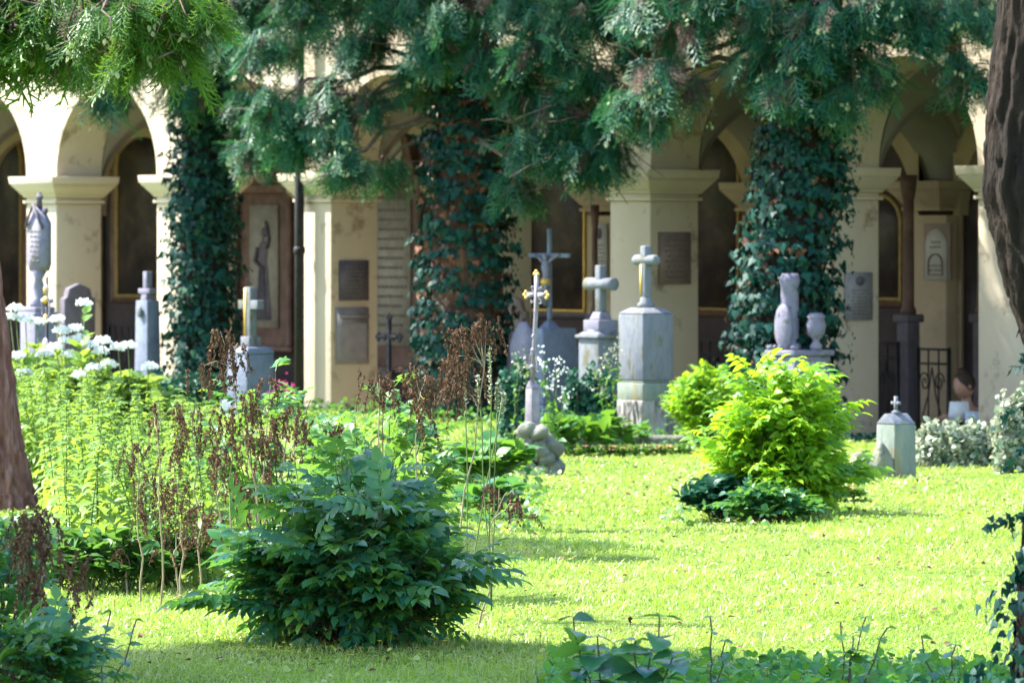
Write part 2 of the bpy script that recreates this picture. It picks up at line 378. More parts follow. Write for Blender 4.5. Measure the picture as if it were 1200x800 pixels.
# ---------------------------------------------------------------- arcade
N0, N1 = -4, 8
arc = thing('arcade', (OX, OY, 0), ROT, 'long cream plastered cloister arcade with round arches on square piers behind the graves', 'arcade')
def arch_wall():
    """front wall above capital height: strips between arch curve and top"""
    TOP = 4.75
    m = MB(); ns = 28
    for n in range(N0, N1):
        u0 = n*NP; u1 = (n+1)*NP-PW; uc = (u0+u1)/2; R = (u1-u0)/2
        pts = [(uc-R*math.cos(math.pi*k/ns), SPR+R*math.sin(math.pi*k/ns)) for k in range(ns+1)]
        for k in range(ns):
            (a, za), (b, zb) = pts[k], pts[k+1]
            for v, fl in ((0, 0), (PT, 1)):
                q = (0,1,2,3) if not fl else (3,2,1,0)
                m.add([(a, v, za), (b, v, zb), (b, v, TOP), (a, v, TOP)], None, [q])
            m.add([(a, 0, za), (a, PT, za), (b, PT, zb), (b, 0, zb)], None, [(0,1,2,3)])
        # above the pier
        for v, q in ((0, (0,1,2,3)), (PT, (3,2,1,0))):
            m.add([(u0-PW, v, SPR), (u0, v, SPR), (u0, v, TOP), (u0-PW, v, TOP)], None, [q])
    m.build('wall', 'wall', arc)
arch_wall()
def cap(m, uc, vc, w, d, zt, mi=0):
    for dz0, dz1, e0, e1 in ((-.30,-.265,.03,.03),(-.265,-.235,.0,.0),(-.235,-.20,.02,.045),(-.20,-.11,.045,.115),(-.11,-.085,.125,.125),(-.085,0,.14,.15)):
        m.box(uc, vc, zt+dz0, zt+dz1-.001, w+2*e0, d+2*e0, w+2*e1, d+2*e1, mi)
for n in range(N0, N1+1):
    uc = n*NP-PW/2
    p = MB().box(uc, PT/2, FLOOR, SPR-.301, PW, PT).build('pier', 'wall', arc, bevel=.012)
    m = MB(); cap(m, uc, PT/2, PW, PT, SPR+.0); m.build('capital', 'trimw', p, bevel=.006)
    m = MB(); m.box(uc, PT/2, FLOOR, FLOOR+.22, PW+.1, PT+.1); m.build('base', 'trimw', p, bevel=.01)
# vault over the walk
def vault():
    m = MB(); n1 = 96; n2 = 24
    for n in range(N0, N1):
        u0 = n*NP-PW; us = np.concatenate([[u0, u0+PW-.001], u0+PW+(NP-PW-.001)*(1-np.cos(np.linspace(0, math.pi, 56)))/2])
        vs = PT+(VB-PT)*(1-np.cos(np.linspace(0, math.pi, 48)))/2
        U, V_ = np.meshgrid(us, vs); vc = (PT+VB)/2; hv = (VB-PT)/2
        uc = u0+PW+(NP-PW)/2; ru = (NP-PW)/2
        a = 1.10*np.sqrt(np.clip(1-((U-uc)/ru)**2, 0, 1)); b = 1.10*np.sqrt(np.clip(1-((V_-vc)/hv)**2, 0, 1))
        rib = 1.0*np.sqrt(np.clip(1-((V_-vc)/hv)**2, 0, 1))-.10
        Z = 2.25+np.where(U < u0+PW, np.maximum(rib, 0), np.maximum(np.maximum(a, b), rib))
        nx = len(us); ny = len(vs); I, J = np.meshgrid(np.arange(nx-1), np.arange(ny-1)); q = (J*nx+I).ravel()
        m.add(np.stack([U, V_, Z], -1).reshape(-1, 3), None, np.stack([q, q+nx, q+nx+1, q+1], 1))
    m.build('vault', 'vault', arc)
vault()
M['recess'] = solid('shaded_purple_brown_plaster', [(.045,.034,.038),(.085,.062,.062)], 2, .95, .2, 25, mottle=((.05,.035,.035), 2.5, .5, .7))  # shadow of the bays put into the plaster colour
def inner_arches():
    m = MB(); ns = 24; VF = VB-.13; sp = 1.9; TOP = 3.6
    for n in range(N0, N1):
        ua = n*NP-PW; uc = n*NP+(NP-PW)/2; R = .97
        if n == 1: a_, b_ = bw(616, VF), bw(694, VF); uc = (a_+b_)/2; R = (b_-a_)/2
        pts = [(uc-R*math.cos(math.pi*k/ns), sp+min(1.0, .97/R)*R*math.sin(math.pi*k/ns)) for k in range(ns+1)]
        for k in range(ns):
            (a, za), (b, zb) = pts[k], pts[k+1]
            m.add([(a, VF, za), (b, VF, zb), (b, VF, TOP), (a, VF, TOP)], None, [(0,1,2,3)])
            m.add([(a, VF, za), (a, VB, za), (b, VB, zb), (b, VF, zb)], None, [(0,1,2,3)])
        for a, b in ((n*NP-.05, uc-R), (uc+R, (n+1)*NP-PW+.05)):
            m.add([(a, VF, sp), (b, VF, sp), (b, VF, TOP), (a, VF, TOP)], None, [(0,1,2,3)])
            m.add([(a, VF+.03, FLOOR), (b, VF+.03, FLOOR), (b, VF+.03, sp), (a, VF+.03, sp)], None, [(0,1,2,3)])
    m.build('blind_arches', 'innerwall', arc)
# back wall (with thickness), pilasters
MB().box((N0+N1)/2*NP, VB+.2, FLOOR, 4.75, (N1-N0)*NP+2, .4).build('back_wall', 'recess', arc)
inner_arches()
for n in range(N0, N1+1):
    uc = n*NP-PW/2
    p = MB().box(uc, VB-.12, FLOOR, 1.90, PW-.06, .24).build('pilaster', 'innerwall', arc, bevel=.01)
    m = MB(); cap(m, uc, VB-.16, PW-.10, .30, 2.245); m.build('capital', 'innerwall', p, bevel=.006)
uc = (N0+N1)/2*NP
MB().box(uc, VB/2+.1, FLOOR-.3, FLOOR, (N1-N0)*NP+2, VB+.6).build('floor_slab', 'floor', arc)
MB().box(uc, .10, 4.75, 4.95, (N1-N0)*NP+2, .6).box(uc, .05, 4.95, 5.1, (N1-N0)*NP+2, .9).build('cornice', 'trimw', arc)
r = MB(); L = (N1-N0)*NP+2
r.add([(uc-L/2, -.5, 5.1), (uc+L/2, -.5, 5.1), (uc+L/2, 4.7, 7.4), (uc-L/2, 4.7, 7.4), (uc-L/2, 4.7, 5.05), (uc+L/2, 4.7, 5.05), (uc-L/2, -.5, 5.02), (uc+L/2, -.5, 5.02)],
      None, [(0,1,2,3), (3,2,5,4), (6,4,5,7), (0,6,7,1)])
r.add([(uc-L/2, .1, 4.75), (uc-L/2, 4.3, 4.75), (uc-L/2, 4.3, FLOOR), (uc-L/2, .1, FLOOR)], None, [(0,1,2,3)])
r.build('roof', 'roof', arc)

def onwall(name, u, v, z, label, cat, group=None, rot=0):
    return thing(name, uv2w(u, v, z), ROT+rot, label, cat, group)
def script_lines(m, x0, x1, z0, z1, y, n, mi=0, h=.45):
    """rows of worn, unreadable strokes"""
    dz = (z1-z0)/n
    for i in range(n):
        z = z1-(i+.75)*dz; x = x0+random.uniform(0, .15)*(x1-x0); xe = x1-random.uniform(0, .2)*(x1-x0)
        while x < xe:
            w = random.uniform(.02, .06)
            m.box(min(x+w/2, xe), y, z, z+dz*h, w, .004, mi=mi); x += w+random.uniform(.012, .022)
def arch_outline(w, h, hs=None, n=14):
    """flat bottom, round top; h total height"""
    hs = h-w/2 if hs is None else hs; rz = h-hs
    return [(-w/2, 0), (w/2, 0)]+[(w/2*math.cos(math.pi*k/n), hs+rz*math.sin(math.pi*k/n)) for k in range(n+1)]
def ring(m, outline, y0, y1, t, mi=0):
    """frame following the outline, outwards by t"""
    o = np.array(outline); c = np.array([0, (o[:, 1].max()+o[:, 1].min())/2])
    n = len(o); hw = o[:, 0].max(); hh = (o[:, 1].max()-o[:, 1].min())/2
    big = c+(o-c)*np.array([(hw+t)/hw, (hh+t)/hh])
    for i in range(n):
        j = (i+1) % n
        a, b, c2, d = o[i], o[j], big[j], big[i]
        if np.linalg.norm(a-b) < 1e-6: continue
        V = [(p[0], y, p[1]) for y in (y0, y1) for p in (a, b, c2, d)]
        m.add(V, None, [(0,1,2,3),(7,6,5,4),(0,4,5,1),(2,6,7,3)], mi)
def arched_painting(px0, px1, pyt, pyb, label, frame='brass', fr=.05, round_=True, stepm='redmarble'):
    ua, ub = bw(px0, VB-.02), bw(px1, VB-.02); u = (ua+ub)/2; w = ub-ua
    zt, zb = bz((px0+px1)/2, pyt), bz((px0+px1)/2, pyb); h = zt-zb
    t = onwall('wall_painting', u, VB-.002, zb, label, 'painting')
    ol = arch_outline(w, h, None if round_ else h-.01)
    MB().prism(ol, -.05, -.0).build('canvas', 'darkpaint', t)
    m = MB(); ring(m, ol, -.08, 0, fr); m.build('frame', frame, t)
    m = MB(); ring(m, arch_outline(w+.13, h+.07, None if round_ else h+.06), -.06, 0, .10); m.build('surround', stepm, t)
    return t
# paintings and monuments on the back wall, from left to right
arched_painting(-30, 27, 140, 360, 'dark arched painting in the leftmost bay of the arcade, cut by the photo edge')
arched_painting(141, 197, 150, 345, 'dark arched painting in a gilt frame between the first and second pier from the left')
arched_painting(622, 688, 196, 362, 'large dark rectangular painting in a thin gold frame behind the bronze crucifix', 'gold', .035, False, 'stonedark')
arched_painting(800, 868, 140, 360, 'tall dark arched painting left of the ivy covered trunk on the right')
arched_painting(1016, 1058, 232, 348, 'dark arched painting seen just left of the pilaster with the arched pale tablet')
def epitaph(px0, px1, pyt, pyb, label, kind):
    ua, ub = bw(px0, VB-.02), bw(px1, VB-.02); u = (ua+ub)/2; w = ub-ua
    pm = (px0+px1)/2; zt, zb = bz(pm, pyt), bz(pm, pyb); h = zt-zb
    t = onwall('wall_epitaph', u, VB-.002, zb, label, 'epitaph')
    m = MB().box(0, -.05, 0, h*.78, w, .10).box(0, -.10, -.06, 0, w+.12, .20).box(0, -.10, h*.76, h*.80, w+.14, .22)
    m.box(0, -.06, h*.80, h*.97, w*.72, .12, w*.45, .12)
    for s in (-1, 1): m.lathe([(.05, 0), (.06, .03), (.045, .07), (.04, h*.7), (.06, h*.74), (.07, h*.76)], s*(w/2-.04), -.14, 12)
    m.build('marble_frame', 'redmarble', t, bevel=.006)
    MB().ball((0, -.13, h*.90), (w*.19, .03, h*.10), 10).build('oval_medallion', 'relief', t, smooth=True)
    if kind == 'relief':
        s = MB().box(0, -.115, h*.09, h*.70, w*.48, .03).build('relief_slab', 'relief', t)
        f = MB()   # a kneeling mourner carved in low relief
        f.ball((.03, -.14, h*.565), (.055, .03, .065), 8)
        f.lathe([(.17, h*.13), (.16, h*.20), (.13, h*.28), (.11, h*.36), (.085, h*.42), (.10, h*.47), (.09, h*.505), (.03, h*.525), (.028, h*.54)], 0, -.125, 20, 0, 1, .3)
        f.tube([(-.09, -.15, h*.49), (-.14, -.16, h*.42), (-.03, -.17, h*.40)], [.03, .026, .02], 6); f.tube([(.09, -.15, h*.49), (.15, -.16, h*.53), (.10, -.17, h*.62)], [.03, .024, .018], 6)
        for q in range(5): f.tube([(-.10+.05*q, -.165, h*.14), (-.05+.03*q, -.165, h*.28), (-.03+.018*q, -.16, h*.40)], [.014, .012, .008], 5)
        f.build('carved_figure', 'stonedark', s, smooth=True)
    else:
        s = MB().box(0, -.115, h*.09, h*.70, w*.60, .03); script_lines(s, -w*.26, w*.26, h*.12, h*.68, -.133, 14, 1, .3); s.build('inscription_slab', ['relief', 'ink'], t)
    return t
epitaph(284, 352, 170, 405, 'red marble epitaph with a pale carved figure slab, left of the black downpipe', 'relief')
epitaph(432, 504, 150, 430, 'red marble epitaph with a long pale inscription slab behind the small iron cross', 'text')
# brown half column at the right bay
def column_at(px0, px1, pyt, pyb, v, label):
    u = bw((px0+px1)/2, v); D = OY-u*ST+v*CT; zt = zat(pyt, D)
    w = (px1-px0)/F*D/1.4
    t = thing('marble_column', uv2w(u, v, FLOOR), ROT, label, 'column'); H = zt-FLOOR; hb = zat(368, D)-FLOOR
    MB().box(0, 0, 0, hb-.08, w, w).box(0, 0, hb-.08, hb, w+.06, w+.06).build('pedestal', 'stonedark', t, bevel=.01)
    MB().lathe([(w*.48, hb), (w*.5, hb+.04), (w*.36, hb+.08), (w*.34, H-.25), (w*.40, H-.22), (w*.5, H-.1), (w*.55, H)], n=18).build('shaft', 'redmarble', t, smooth=False)
    return t
column_at(1051, 1078, 205, 480, 3.2, 'brown marble column on a nearly black pedestal beside the pilaster with the pale tablet')
column_at(1140, 1160, 200, 480, 3.3, 'brown marble column in shade right of the pilaster with the pale tablet')
column_at(690, 704, 240, 480, 3.4, 'slender dark marble column right of the large rectangular painting')
# tablets
def tablet(u, v, z, w, h, rot, label, mat, kind='lines', t_=.035, name='wall_plaque'):
    t = thing(name, uv2w(u, v, z), ROT+rot, label, 'plaque')
    if kind == 'arch':
        m = MB().box(0, -t_/2, 0, h, w, t_).build('slab', mat, t, bevel=.005)
        m = MB(); m.prism(arch_outline(w*.80, h*.90), -t_-.015, -t_); script_lines(m, -w*.3, w*.3, h*.06, h*.30, -t_-.017, 3, 1, .3); script_lines(m, -w*.25, w*.25, h*.55, h*.72, -t_-.017, 2, 1, .3); o = m.build('arched_panel', ['plaqueplain', 'ink'], t)
        q = MB(); ring(q, arch_outline(w*.5, h*.35), -t_-.03, -t_-.015, .012); q.build('carved_arch', mat, o).location = (0, 0, h*.1)
    else:
        o = MB().box(0, -t_/2, 0, h, w, t_)
        if kind == 'oval': script_lines(o, -w*.36, w*.36, h*.10, h*.66, -t_-.002, 8, 1, .3)
        if kind == 'lines': script_lines(o, -w*.38, w*.38, h*.10, h*.9, -t_-.002, 8, 1, .3)
        o.build('slab', [mat, 'ink'], t)
        if kind == 'oval':
            q = MB(); ol = [(w*.16*math.cos(a), h*.82+h*.10*math.sin(a)) for a in np.linspace(0, 2*math.pi, 17)[:-1]]
            q.prism(ol, -t_-.012, -t_); q.build('portrait_oval', 'stonedark', t)
        elif kind == 'box':
            MB().box(0, -t_-.03, h*.82, h*.86, w*.86, .06).build('ledge', mat, t)
            MB().box(0, -t_-.008, h*.10, h*.72, w*.8, .016).build('raised_panel', mat, t, bevel=.004)
def jamb_tablet(n, px0, px1, pyt, pyb, label, mat, kind):
    va, vb = jv(n, px0), jv(n, px1); pm = (px0+px1)/2; zt, zb = jz(n, pm, pyt), jz(n, pm, pyb)
    tablet(n*NP+.001, (va+vb)/2, zb, abs(vb-va), zt-zb, math.pi/2, label, mat, kind)
jamb_tablet(2, 397, 430, 305, 352, 'dark grey square tablet, the upper of two on the pier beside the downpipe', 'stonedark', 'lines')
jamb_tablet(2, 393, 430, 360, 426, 'grey box-like tablet with a ledge, the lower of two on the pier beside the downpipe', 'plaquegrey', 'box')
jamb_tablet(4, 771, 807, 272, 333, 'brown inscribed tablet on the pier behind the tall pillar gravestone', 'stonebrown', 'lines')
jamb_tablet(5, 989, 1020, 319, 375, 'pale grey tablet with a small portrait oval, right of the ivy trunk', 'plaquegrey', 'oval')
u_ = bw(1101, VB-.24)
tablet(u_, VB-.242, bz(1101, 328, VB-.24), (bw(1118, VB-.24)-bw(1087, VB-.24)), bz(1101, 262, VB-.24)-bz(1101, 328, VB-.24), 0, 'tall pale tablet with a carved arch on the rear pilaster near the seated reader', 'stonebrown', 'arch')
u_ = bw(706, VB-.24)
tablet(u_, VB-.242, bz(706, 328, VB-.24), .22, bz(706, 262, VB-.24)-bz(706, 328, VB-.24), 0, 'narrow white tablet on the rear pilaster left of the tan front pier', 'plaqueplain', 'oval')
# downpipe
D = 55.0; p = uv2w(bw(351, -.12), -.12, 0)
t = thing('downpipe', (p.x, p.y, FLOOR), ROT, 'black vertical downpipe in front of the bright pier', 'downpipe')
MB().lathe([(.05, 0), (.05, 5.0)], n=14).build('pipe', 'iron', t, smooth=True)
for z in (.6, 2.1, 3.6): MB().lathe([(.058, z), (.062, z+.02), (.062, z+.05), (.058, z+.07)], n=14).build('collar', 'iron', t)
# wrought iron grilles
def grille(px0, px1, pyt, v, label):
    ua, ub = bw(px0, v), bw(px1, v); w = ub-ua; pm = (px0+px1)/2; h = bz(pm, pyt, v)-FLOOR
    t = thing('iron_grille', uv2w((ua+ub)/2, v, FLOOR), ROT, label, 'grille')
    m = MB()
    for x in (-w/2, w/2): m.box(x, 0, 0, h, .03, .03)
    for z in (.08, h-.03, h*.86): m.box(0, 0, z, z+.022, w-.03, .02)
    m.build('frame', 'iron', t)
    m = MB(); nb = max(2, int(w/.13))
    for i in range(1, nb): m.box(-w/2+w*i/nb, 0, .1, h-.03, .012, .012)
    m.build('bars', 'iron', t)
    m = MB()
    for sx in (-1, 1):
        for zc, r, d in ((h*.72, w*.18, 1), (h*.30, w*.18, -1)):
            a = np.linspace(0, 3.2*math.pi, 26); rr = r*(1-a/(3.8*math.pi))
            P = np.stack([sx*(w*.24+rr*np.cos(a)*.9), np.full_like(a, -.02), zc+d*rr*np.sin(a)*1.3], 1)
            m.tube(P, .008, 5)
        m.tube([(0, -.02, h*.84), (sx*w*.12, -.02, h*.62), (sx*w*.3, -.02, h*.45), (sx*w*.12, -.02, h*.30), (0, -.02, h*.12)], .008, 5)
    m.build('scrollwork', 'iron', t)
grille(1076, 1112, 407, 2.7, 'black wrought iron grille with scrolls, left of the seated reader')
grille(1028, 1052, 400, 3.0, 'black wrought iron grille left of the near-black pedestal')
grille(812, 872, 397, 3.1, 'black wrought iron grille below the arched painting, left of the ivy trunk at right')
grille(128, 188, 380, 3.1, 'black wrought iron grille in the dim bay behind the white hydrangeas')

# ---------------------------------------------------------------- grave monuments (front = local -y, seen left; right side = local +x)
def mon(name, px, D, label, cat, rot=ROT):
    return thing(name, GD(px, D), rot, label, cat)
def cross(m, z0, z1, za, arm, w, d=None, mi=0, y=0):
    d = d or w
    m.box(0, y, z0, z1, w, d, mi=mi)
    for s in (-1, 1): m.box(s*(w/2+(arm-w)/4+.0005), y, za, za+w, (arm-w)/2, d-.004, mi=mi)
# tall pillar gravestone with cross
t = mon('pillar_gravestone', 757, 45.3, 'tall blue-white pillar gravestone topped by a stone cross, rightmost of the central group', 'gravestone')
m = MB(); V = []; Q = []; na, nz_ = 120, 26
for i in range(nz_):
    z = -.1+.425*i/(nz_-1)
    for k in range(na):
        a = 2*math.pi*k/na; c_, s_ = abs(math.cos(a)), abs(math.sin(a)); r_ = .182/max(c_, s_)**.85
        r_ *= 1+.035*math.sin(a*17+2.5*math.sin(z*11+a*2))+.03*math.sin(a*31+z*19)+.03*math.sin(z*23+a*5)-.10*max(0, math.sin(a*9+1.6*math.sin(z*9)+z*4)-.8)*5*.5
        V.append((r_*math.cos(a), r_*math.sin(a), z))
for i in range(nz_-1):
    for k in range(na): Q.append((i*na+k, i*na+(k+1) % na, (i+1)*na+(k+1) % na, (i+1)*na+k))
V += [(0, 0, .325)]; m.add(V, [((nz_-1)*na+k, (nz_-1)*na+(k+1) % na, nz_*na) for k in range(na)], Q); m.build('rough_base', 'barkrock', t)
MB().box(0, 0, .32, .47, .35, .345).box(0, 0, .471, .49, .32, .32).build('plinth', 'stonegreen', t, bevel=.01)
MB().box(0, 0, .49, 1.05, .335, .33).box(0, 0, 1.051, 1.10, .35, .345, .20, .20).build('block', 'stonepale', t, bevel=.012)
m = MB().lathe([(.07, 1.10), (.075, 1.13), (.05, 1.15), (.05, 1.18), (.035, 1.19)], n=14)
m.build('knob', 'stonepale', t, smooth=False)
m = MB().box(0, 0, 1.18, 1.62, .075, .075); c_ = m.build('cross', 'stonepale', t, bevel=.012)
m = MB().tube([(-.15, 0, 1.50), (-.13, 0, 1.50), (.13, 0, 1.50), (.15, 0, 1.50)], [.035, .045, .045, .035], 12); m.build('cross_arm', 'stonepale', c_)
m = MB().box(-.02, -.041, 1.20, 1.46, .025, .004); m.build('gilt_strip', 'gold', c_)
# round-armed cross monument
t = mon('cross_gravestone', 704, 47.2, 'grey gravestone with a round-armed stone cross, directly left of the tallest pillar gravestone', 'gravestone')
MB().box(0, 0, -.1, .20, .36, .36).box(0, 0, .20, .80, .28, .28).box(0, 0, .80, .83, .33, .33).box(0, 0, .831, .86, .30, .30, .22, .22).build('block', 'stonepale', t, bevel=.01)
MB().box(0, 0, .86, .96, .22, .22).box(0, 0, .961, 1.03, .15, .15, .10, .10).lathe([(.12, .845), (.125, .86), (.12, .875)], n=16).build('stepped_foot', 'stonelil', t, bevel=.008)
c_ = MB().box(0, 0, 1.03, 1.44, .075, .075).build('cross', 'stonepale', t, bevel=.01)
MB().tube([(-.19, 0, 1.275), (-.185, 0, 1.275), (-.04, 0, 1.275), (.04, 0, 1.275), (.185, 0, 1.275), (.19, 0, 1.275)], [.045, .058, .052, .052, .058, .045], 16).build('cross_arm', 'stonepale', c_)
# big slab with draped figure and crucifix
t = mon('draped_tomb', 640, 49.5, 'broad blue-grey tomb draped in carved cloth, carrying a tall crucifix', 'tomb')
MB().box(.02, 0, -.1, .30, .50, .50, .47, .47).box(.02, 0, .301, 1.0, .46, .46, .36, .40).build('block', 'stoneblue', t, bevel=.015)
MB().prism([(-.42, 0), (-.2, 0), (-.2, .96), (-.30, .96)], -.2, .1).build('side_slab', 'stonedark', t, bevel=.01)
m = MB(); ns = 22   # hanging cloth with folds
V = []; Q = []
for i in range(14):
    f = i/13; z = 1.06-f*.62
    for k in range(ns):
        a = 2*math.pi*k/ns; w = (.05+.13*math.sin(min(1, f*2.2)*math.pi/2))*(1-.45*max(0, f-.4))
        w *= 1+.12*math.sin(5*a)*f
        V.append((-.06+w*math.cos(a), -.22+.55*w*math.sin(a)+.03*f, z))
for i in range(13):
    for k in range(ns): Q.append((i*ns+k, (i+1)*ns+k, (i+1)*ns+(k+1) % ns, i*ns+(k+1) % ns))
m.add(V, [(0, k, k+1) for k in range(1, ns-1)]+[(13*ns, 13*ns+k+1, 13*ns+k) for k in range(1, ns-1)], Q); m.build('carved_drape', 'stonelil', t, smooth=True)
cr = MB(); Dz = 49.5
cr.box(.05, 0, 1.0, zat(250, Dz), .035, .035).box(.05, 0, 1.0, 1.06, .14, .14, .06, .06)
cr.box(.05-.16, 0, zat(284, Dz), zat(284, Dz)+.04, .28, .03); cr.box(.05+.16, 0, zat(284, Dz), zat(284, Dz)+.04, .28, .03)
cr = cr.build('crucifix', 'stoneblue', t, bevel=.003)
m = MB(); zc = zat(284, Dz)    # cast corpus
m.ball((.05, -.05, zc+.0), (.028, .03, .036), 8)
m.tube([(.05, -.04, zc-.02), (.05, -.045, zc-.08), (.055, -.04, zc-.16), (.05, -.05, zc-.22)], [.025, .045, .035, .04], 8)
for s in (-1, 1):
    m.tube([(.05+s*.035, -.04, zc-.05), (.05+s*.10, -.04, zc-.005), (.05+s*.19, -.03, zc+.03)], [.018, .014, .010], 6)
    m.tube([(.05+s*.02, -.05, zc-.21), (.05+s*.03, -.075, zc-.31), (.05+s*.01, -.05, zc-.44)], [.026, .02, .013], 6)
m.build('corpus', 'stonelil', cr, smooth=True)
MB().lathe([(.045, zc-.26), (.05, zc-.22), (.042, zc-.19)], .05, -.048, 10).build('gilt_loincloth', 'gold', cr, smooth=True)
# slim iron cross on rock pile
t = mon('iron_cross', 625, 39.0, 'slim grey wrought iron cross with gilt tips on a mound of lichened rocks', 'cross')
m = MB()
for i in range(64):
    a = random.uniform(0, 6.28); z = random.choice((.03, .06, .12, .18, .24, .30)); r = (.22-.42*z)*random.uniform(.6, 1)
    s = random.uniform(.035, .068); m.ball((r*math.cos(a), r*math.sin(a)*.9, z), (s*1.1, s, s*.85), 14, .38)
m.build('rock_mound', 'rock', t, smooth=True)
MB().box(-.01, 0, .33, .37, .13, .11).box(-.01, 0, .37, .62, .085, .075, .075, .07).prism([(-.05, .621), (.03, .621), (-.01, .68)], -.035, .035).build('shrine_foot', 'ironlil', t, bevel=.004)
sh = MB().tube([(-.01, 0, .66), (.01, 0, .95), (.03, 0, 1.16), (.045, 0, 1.46)], [.018, .014, .016, .012], 8)
for z, r in ((.78, .03), (.90, .026), (1.0, .022)): sh.lathe([(.012, z-.02), (r, z), (.012, z+.02)], (z-.66)*.055-.01, 0, 10)
for s in (-1, 1): sh.tube([(0, 0, .72), (s*.05, 0, .78), (s*.035, 0, .86), (s*.01, 0, .90)], .007, 5)
sh = sh.build('shaft', 'ironlil', t, smooth=True)
m = MB(); cz = 1.30; cx = .038
m.box(cx, 0, cz-.10, cz+.14, .035, .018); m.box(cx-.065, 0, cz-.018, cz+.018, .09, .016); m.box(cx+.065, 0, cz-.018, cz+.018, .09, .016)
for a in range(4):
    an = math.pi/4+a*math.pi/2; P = [(cx+r*math.cos(an+q), 0, cz+r*math.sin(an+q)) for r, q in ((.02, 0), (.06, .2), (.085, 0), (.07, -.25))]
    m.tube(P, .006, 5)
m.build('cross_head', 'ironlil', sh)
m = MB()
for ex, ez in ((-.12, 0), (.12, 0), (0, .15)):
    for q in range(3):
        an = math.atan2(ez, ex)+(q-1)*1.5; m.ball((cx+ex+.02*math.cos(an), -.003, cz+ez+.02*math.sin(an)), (.014, .012, .014), 6)
m.build('gilt_trefoils', 'gold', sh, smooth=True)
# broken column monument
t = mon('broken_column', 937, 46.5, 'lilac marble broken column with oval shield and small urn, before the ivy trunk', 'gravestone')
MB().box(0, 0, -.1, .78, .36, .42, .35, .41).box(0, 0, .781, .83, .40, .46).build('pedestal', 'stonelil', t, bevel=.01)
b0 = .83; col_ = MB().lathe([(.10, b0), (.10, b0+.04), (.08, b0+.07), (.078, b0+.55), (.09, b0+.60), (.07, b0+.66), (.02, b0+.64)], -.06, -.06, 16)
col_.build('shaft', 'stonelil', t, smooth=False)
MB().ball((-.03, -.16, b0+.20), (.11, .045, .20), 12).build('oval_shield', 'stonelil', t, smooth=True)
MB().lathe([(.05, b0), (.055, b0+.04), (.03, b0+.07), (.03, b0+.09), (.075, b0+.14), (.088, b0+.22), (.07, b0+.27), (.085, b0+.29), (.05, b0+.32)], .16, .05, 16).build('urn', 'stonelil', t, smooth=True)
m = MB()
for i in range(9): m.ball((random.uniform(-.2, .2), random.uniform(-.22, -.15), b0+.02), .022, 6, .2)
m.build('carved_roses', 'stonelil', t, smooth=True)
# small right gravestone
t = mon('small_gravestone', 1050, 38.8, 'small pale green gravestone with pitched top and tiny white cross, right of the yellow bush', 'gravestone')
MB().box(0, 0, -.1, .40, .215, .215, .20, .20).build('block', 'stonegreen', t, bevel=.008)
MB().box(0, 0, .401, .475, .205, .205, .03, .20).build('pitched_cap', 'stonepale', t, bevel=.006)
m = MB(); m.lathe([(.03, .47), (.035, .485), (.015, .50)], n=10); cross(m, .49, .60, .54, .09, .022, .02); m.build('cross', 'stonepale', t)
m = MB()
for i in range(10): a = random.uniform(0, 6.28); m.ball((.12*math.cos(a)-.07, .10*math.sin(a)-.13, .03), (.07, .06, random.uniform(.06, .17)), 12, .35)
m.build('mossy_rocks', 'rock', t, smooth=True)
# left: white cross with gold on plinth
t = mon('plinth_gravestone', 294, 50.5, 'pale grey plinth gravestone carrying a white cross with a gilded edge', 'gravestone')
D = 50.5
MB().box(0, 0, -.1, zat(472, D), .42, .42).box(0, 0, zat(472, D), zat(418, D), .35, .33, .32, .31).box(0, 0, zat(418, D)+.001, zat(410, D), .34, .33, .28, .27).build('block', 'stoneblue', t, bevel=.012)
MB().box(0, 0, zat(410, D), zat(398, D), .14, .14).build('foot', 'stonepale', t, bevel=.006)
m = MB(); cross(m, zat(398, D), zat(340, D), zat(366, D), .32, .085, .08); c_ = m.build('cross', 'stonepale', t, bevel=.006)
m = MB(); m.box(-.036, -.043, zat(402, D), zat(341, D), .03, .006); m.build('gilded_edge', 'gold', c_)
# stone slab with cross finial, far left
t = mon('slim_gravestone', 173, 54.0, 'slim dark blue gravestone with a pale cross finial, left of the left ivy trunk', 'gravestone')
D = 54
MB().box(0, 0, -.4, zat(352, D), .26, .18, .21, .15).build('block', 'stoneblue', t, bevel=.01)
m = MB().box(0, 0, zat(352, D), zat(338, D), .11, .11, .07, .07); m.box(0, 0, zat(338, D), zat(318, D), .07, .07); m.box(0, 0, zat(344, D), zat(338, D), .20, .10)
m.build('cross', 'stonelil', t, bevel=.006)
MB().ball((0, -.10, zat(365, D)), (.045, .02, .06), 10).build('oval_portrait', 'stonepale', t, smooth=True)
# tall tablet memorial at the left pier
t = mon('tablet_memorial', 45, 50.0, 'pale lilac gabled tablet on a baluster pedestal before the leftmost pier', 'memorial')
D = 50.; Z = lambda py: zat(py, D)
MB().box(0, 0, -.1, Z(372), .26, .24).box(0, 0, Z(372), Z(366), .30, .28).box(0, 0, Z(366)+.001, Z(360), .24, .22).build('pedestal', 'stonelil', t, bevel=.01)
MB().lathe([(.08, Z(360)), (.09, Z(356)), (.045, Z(350)), (.06, Z(338)), (.04, Z(328)), (.08, Z(318))], n=16).build('baluster', 'stonelil', t, smooth=True)
hw = .13
tb_ = MB().prism([(-hw*.7, Z(318)), (hw*.7, Z(318)), (hw, Z(310)), (hw, Z(262)), (0, Z(243)), (-hw, Z(262)), (-hw, Z(310))], -.04, .06); script_lines(tb_, -.09, .09, Z(308), Z(268), -.042, 7, 1, .25); tb_.build('tablet', ['stonelil', 'ink'], t)
m = MB()
for s in (-1, 1): m.tube([(s*.15, -.05, Z(268)), (s*.08, -.06, Z(255)), (0, -.06, Z(240))], .014, 6)
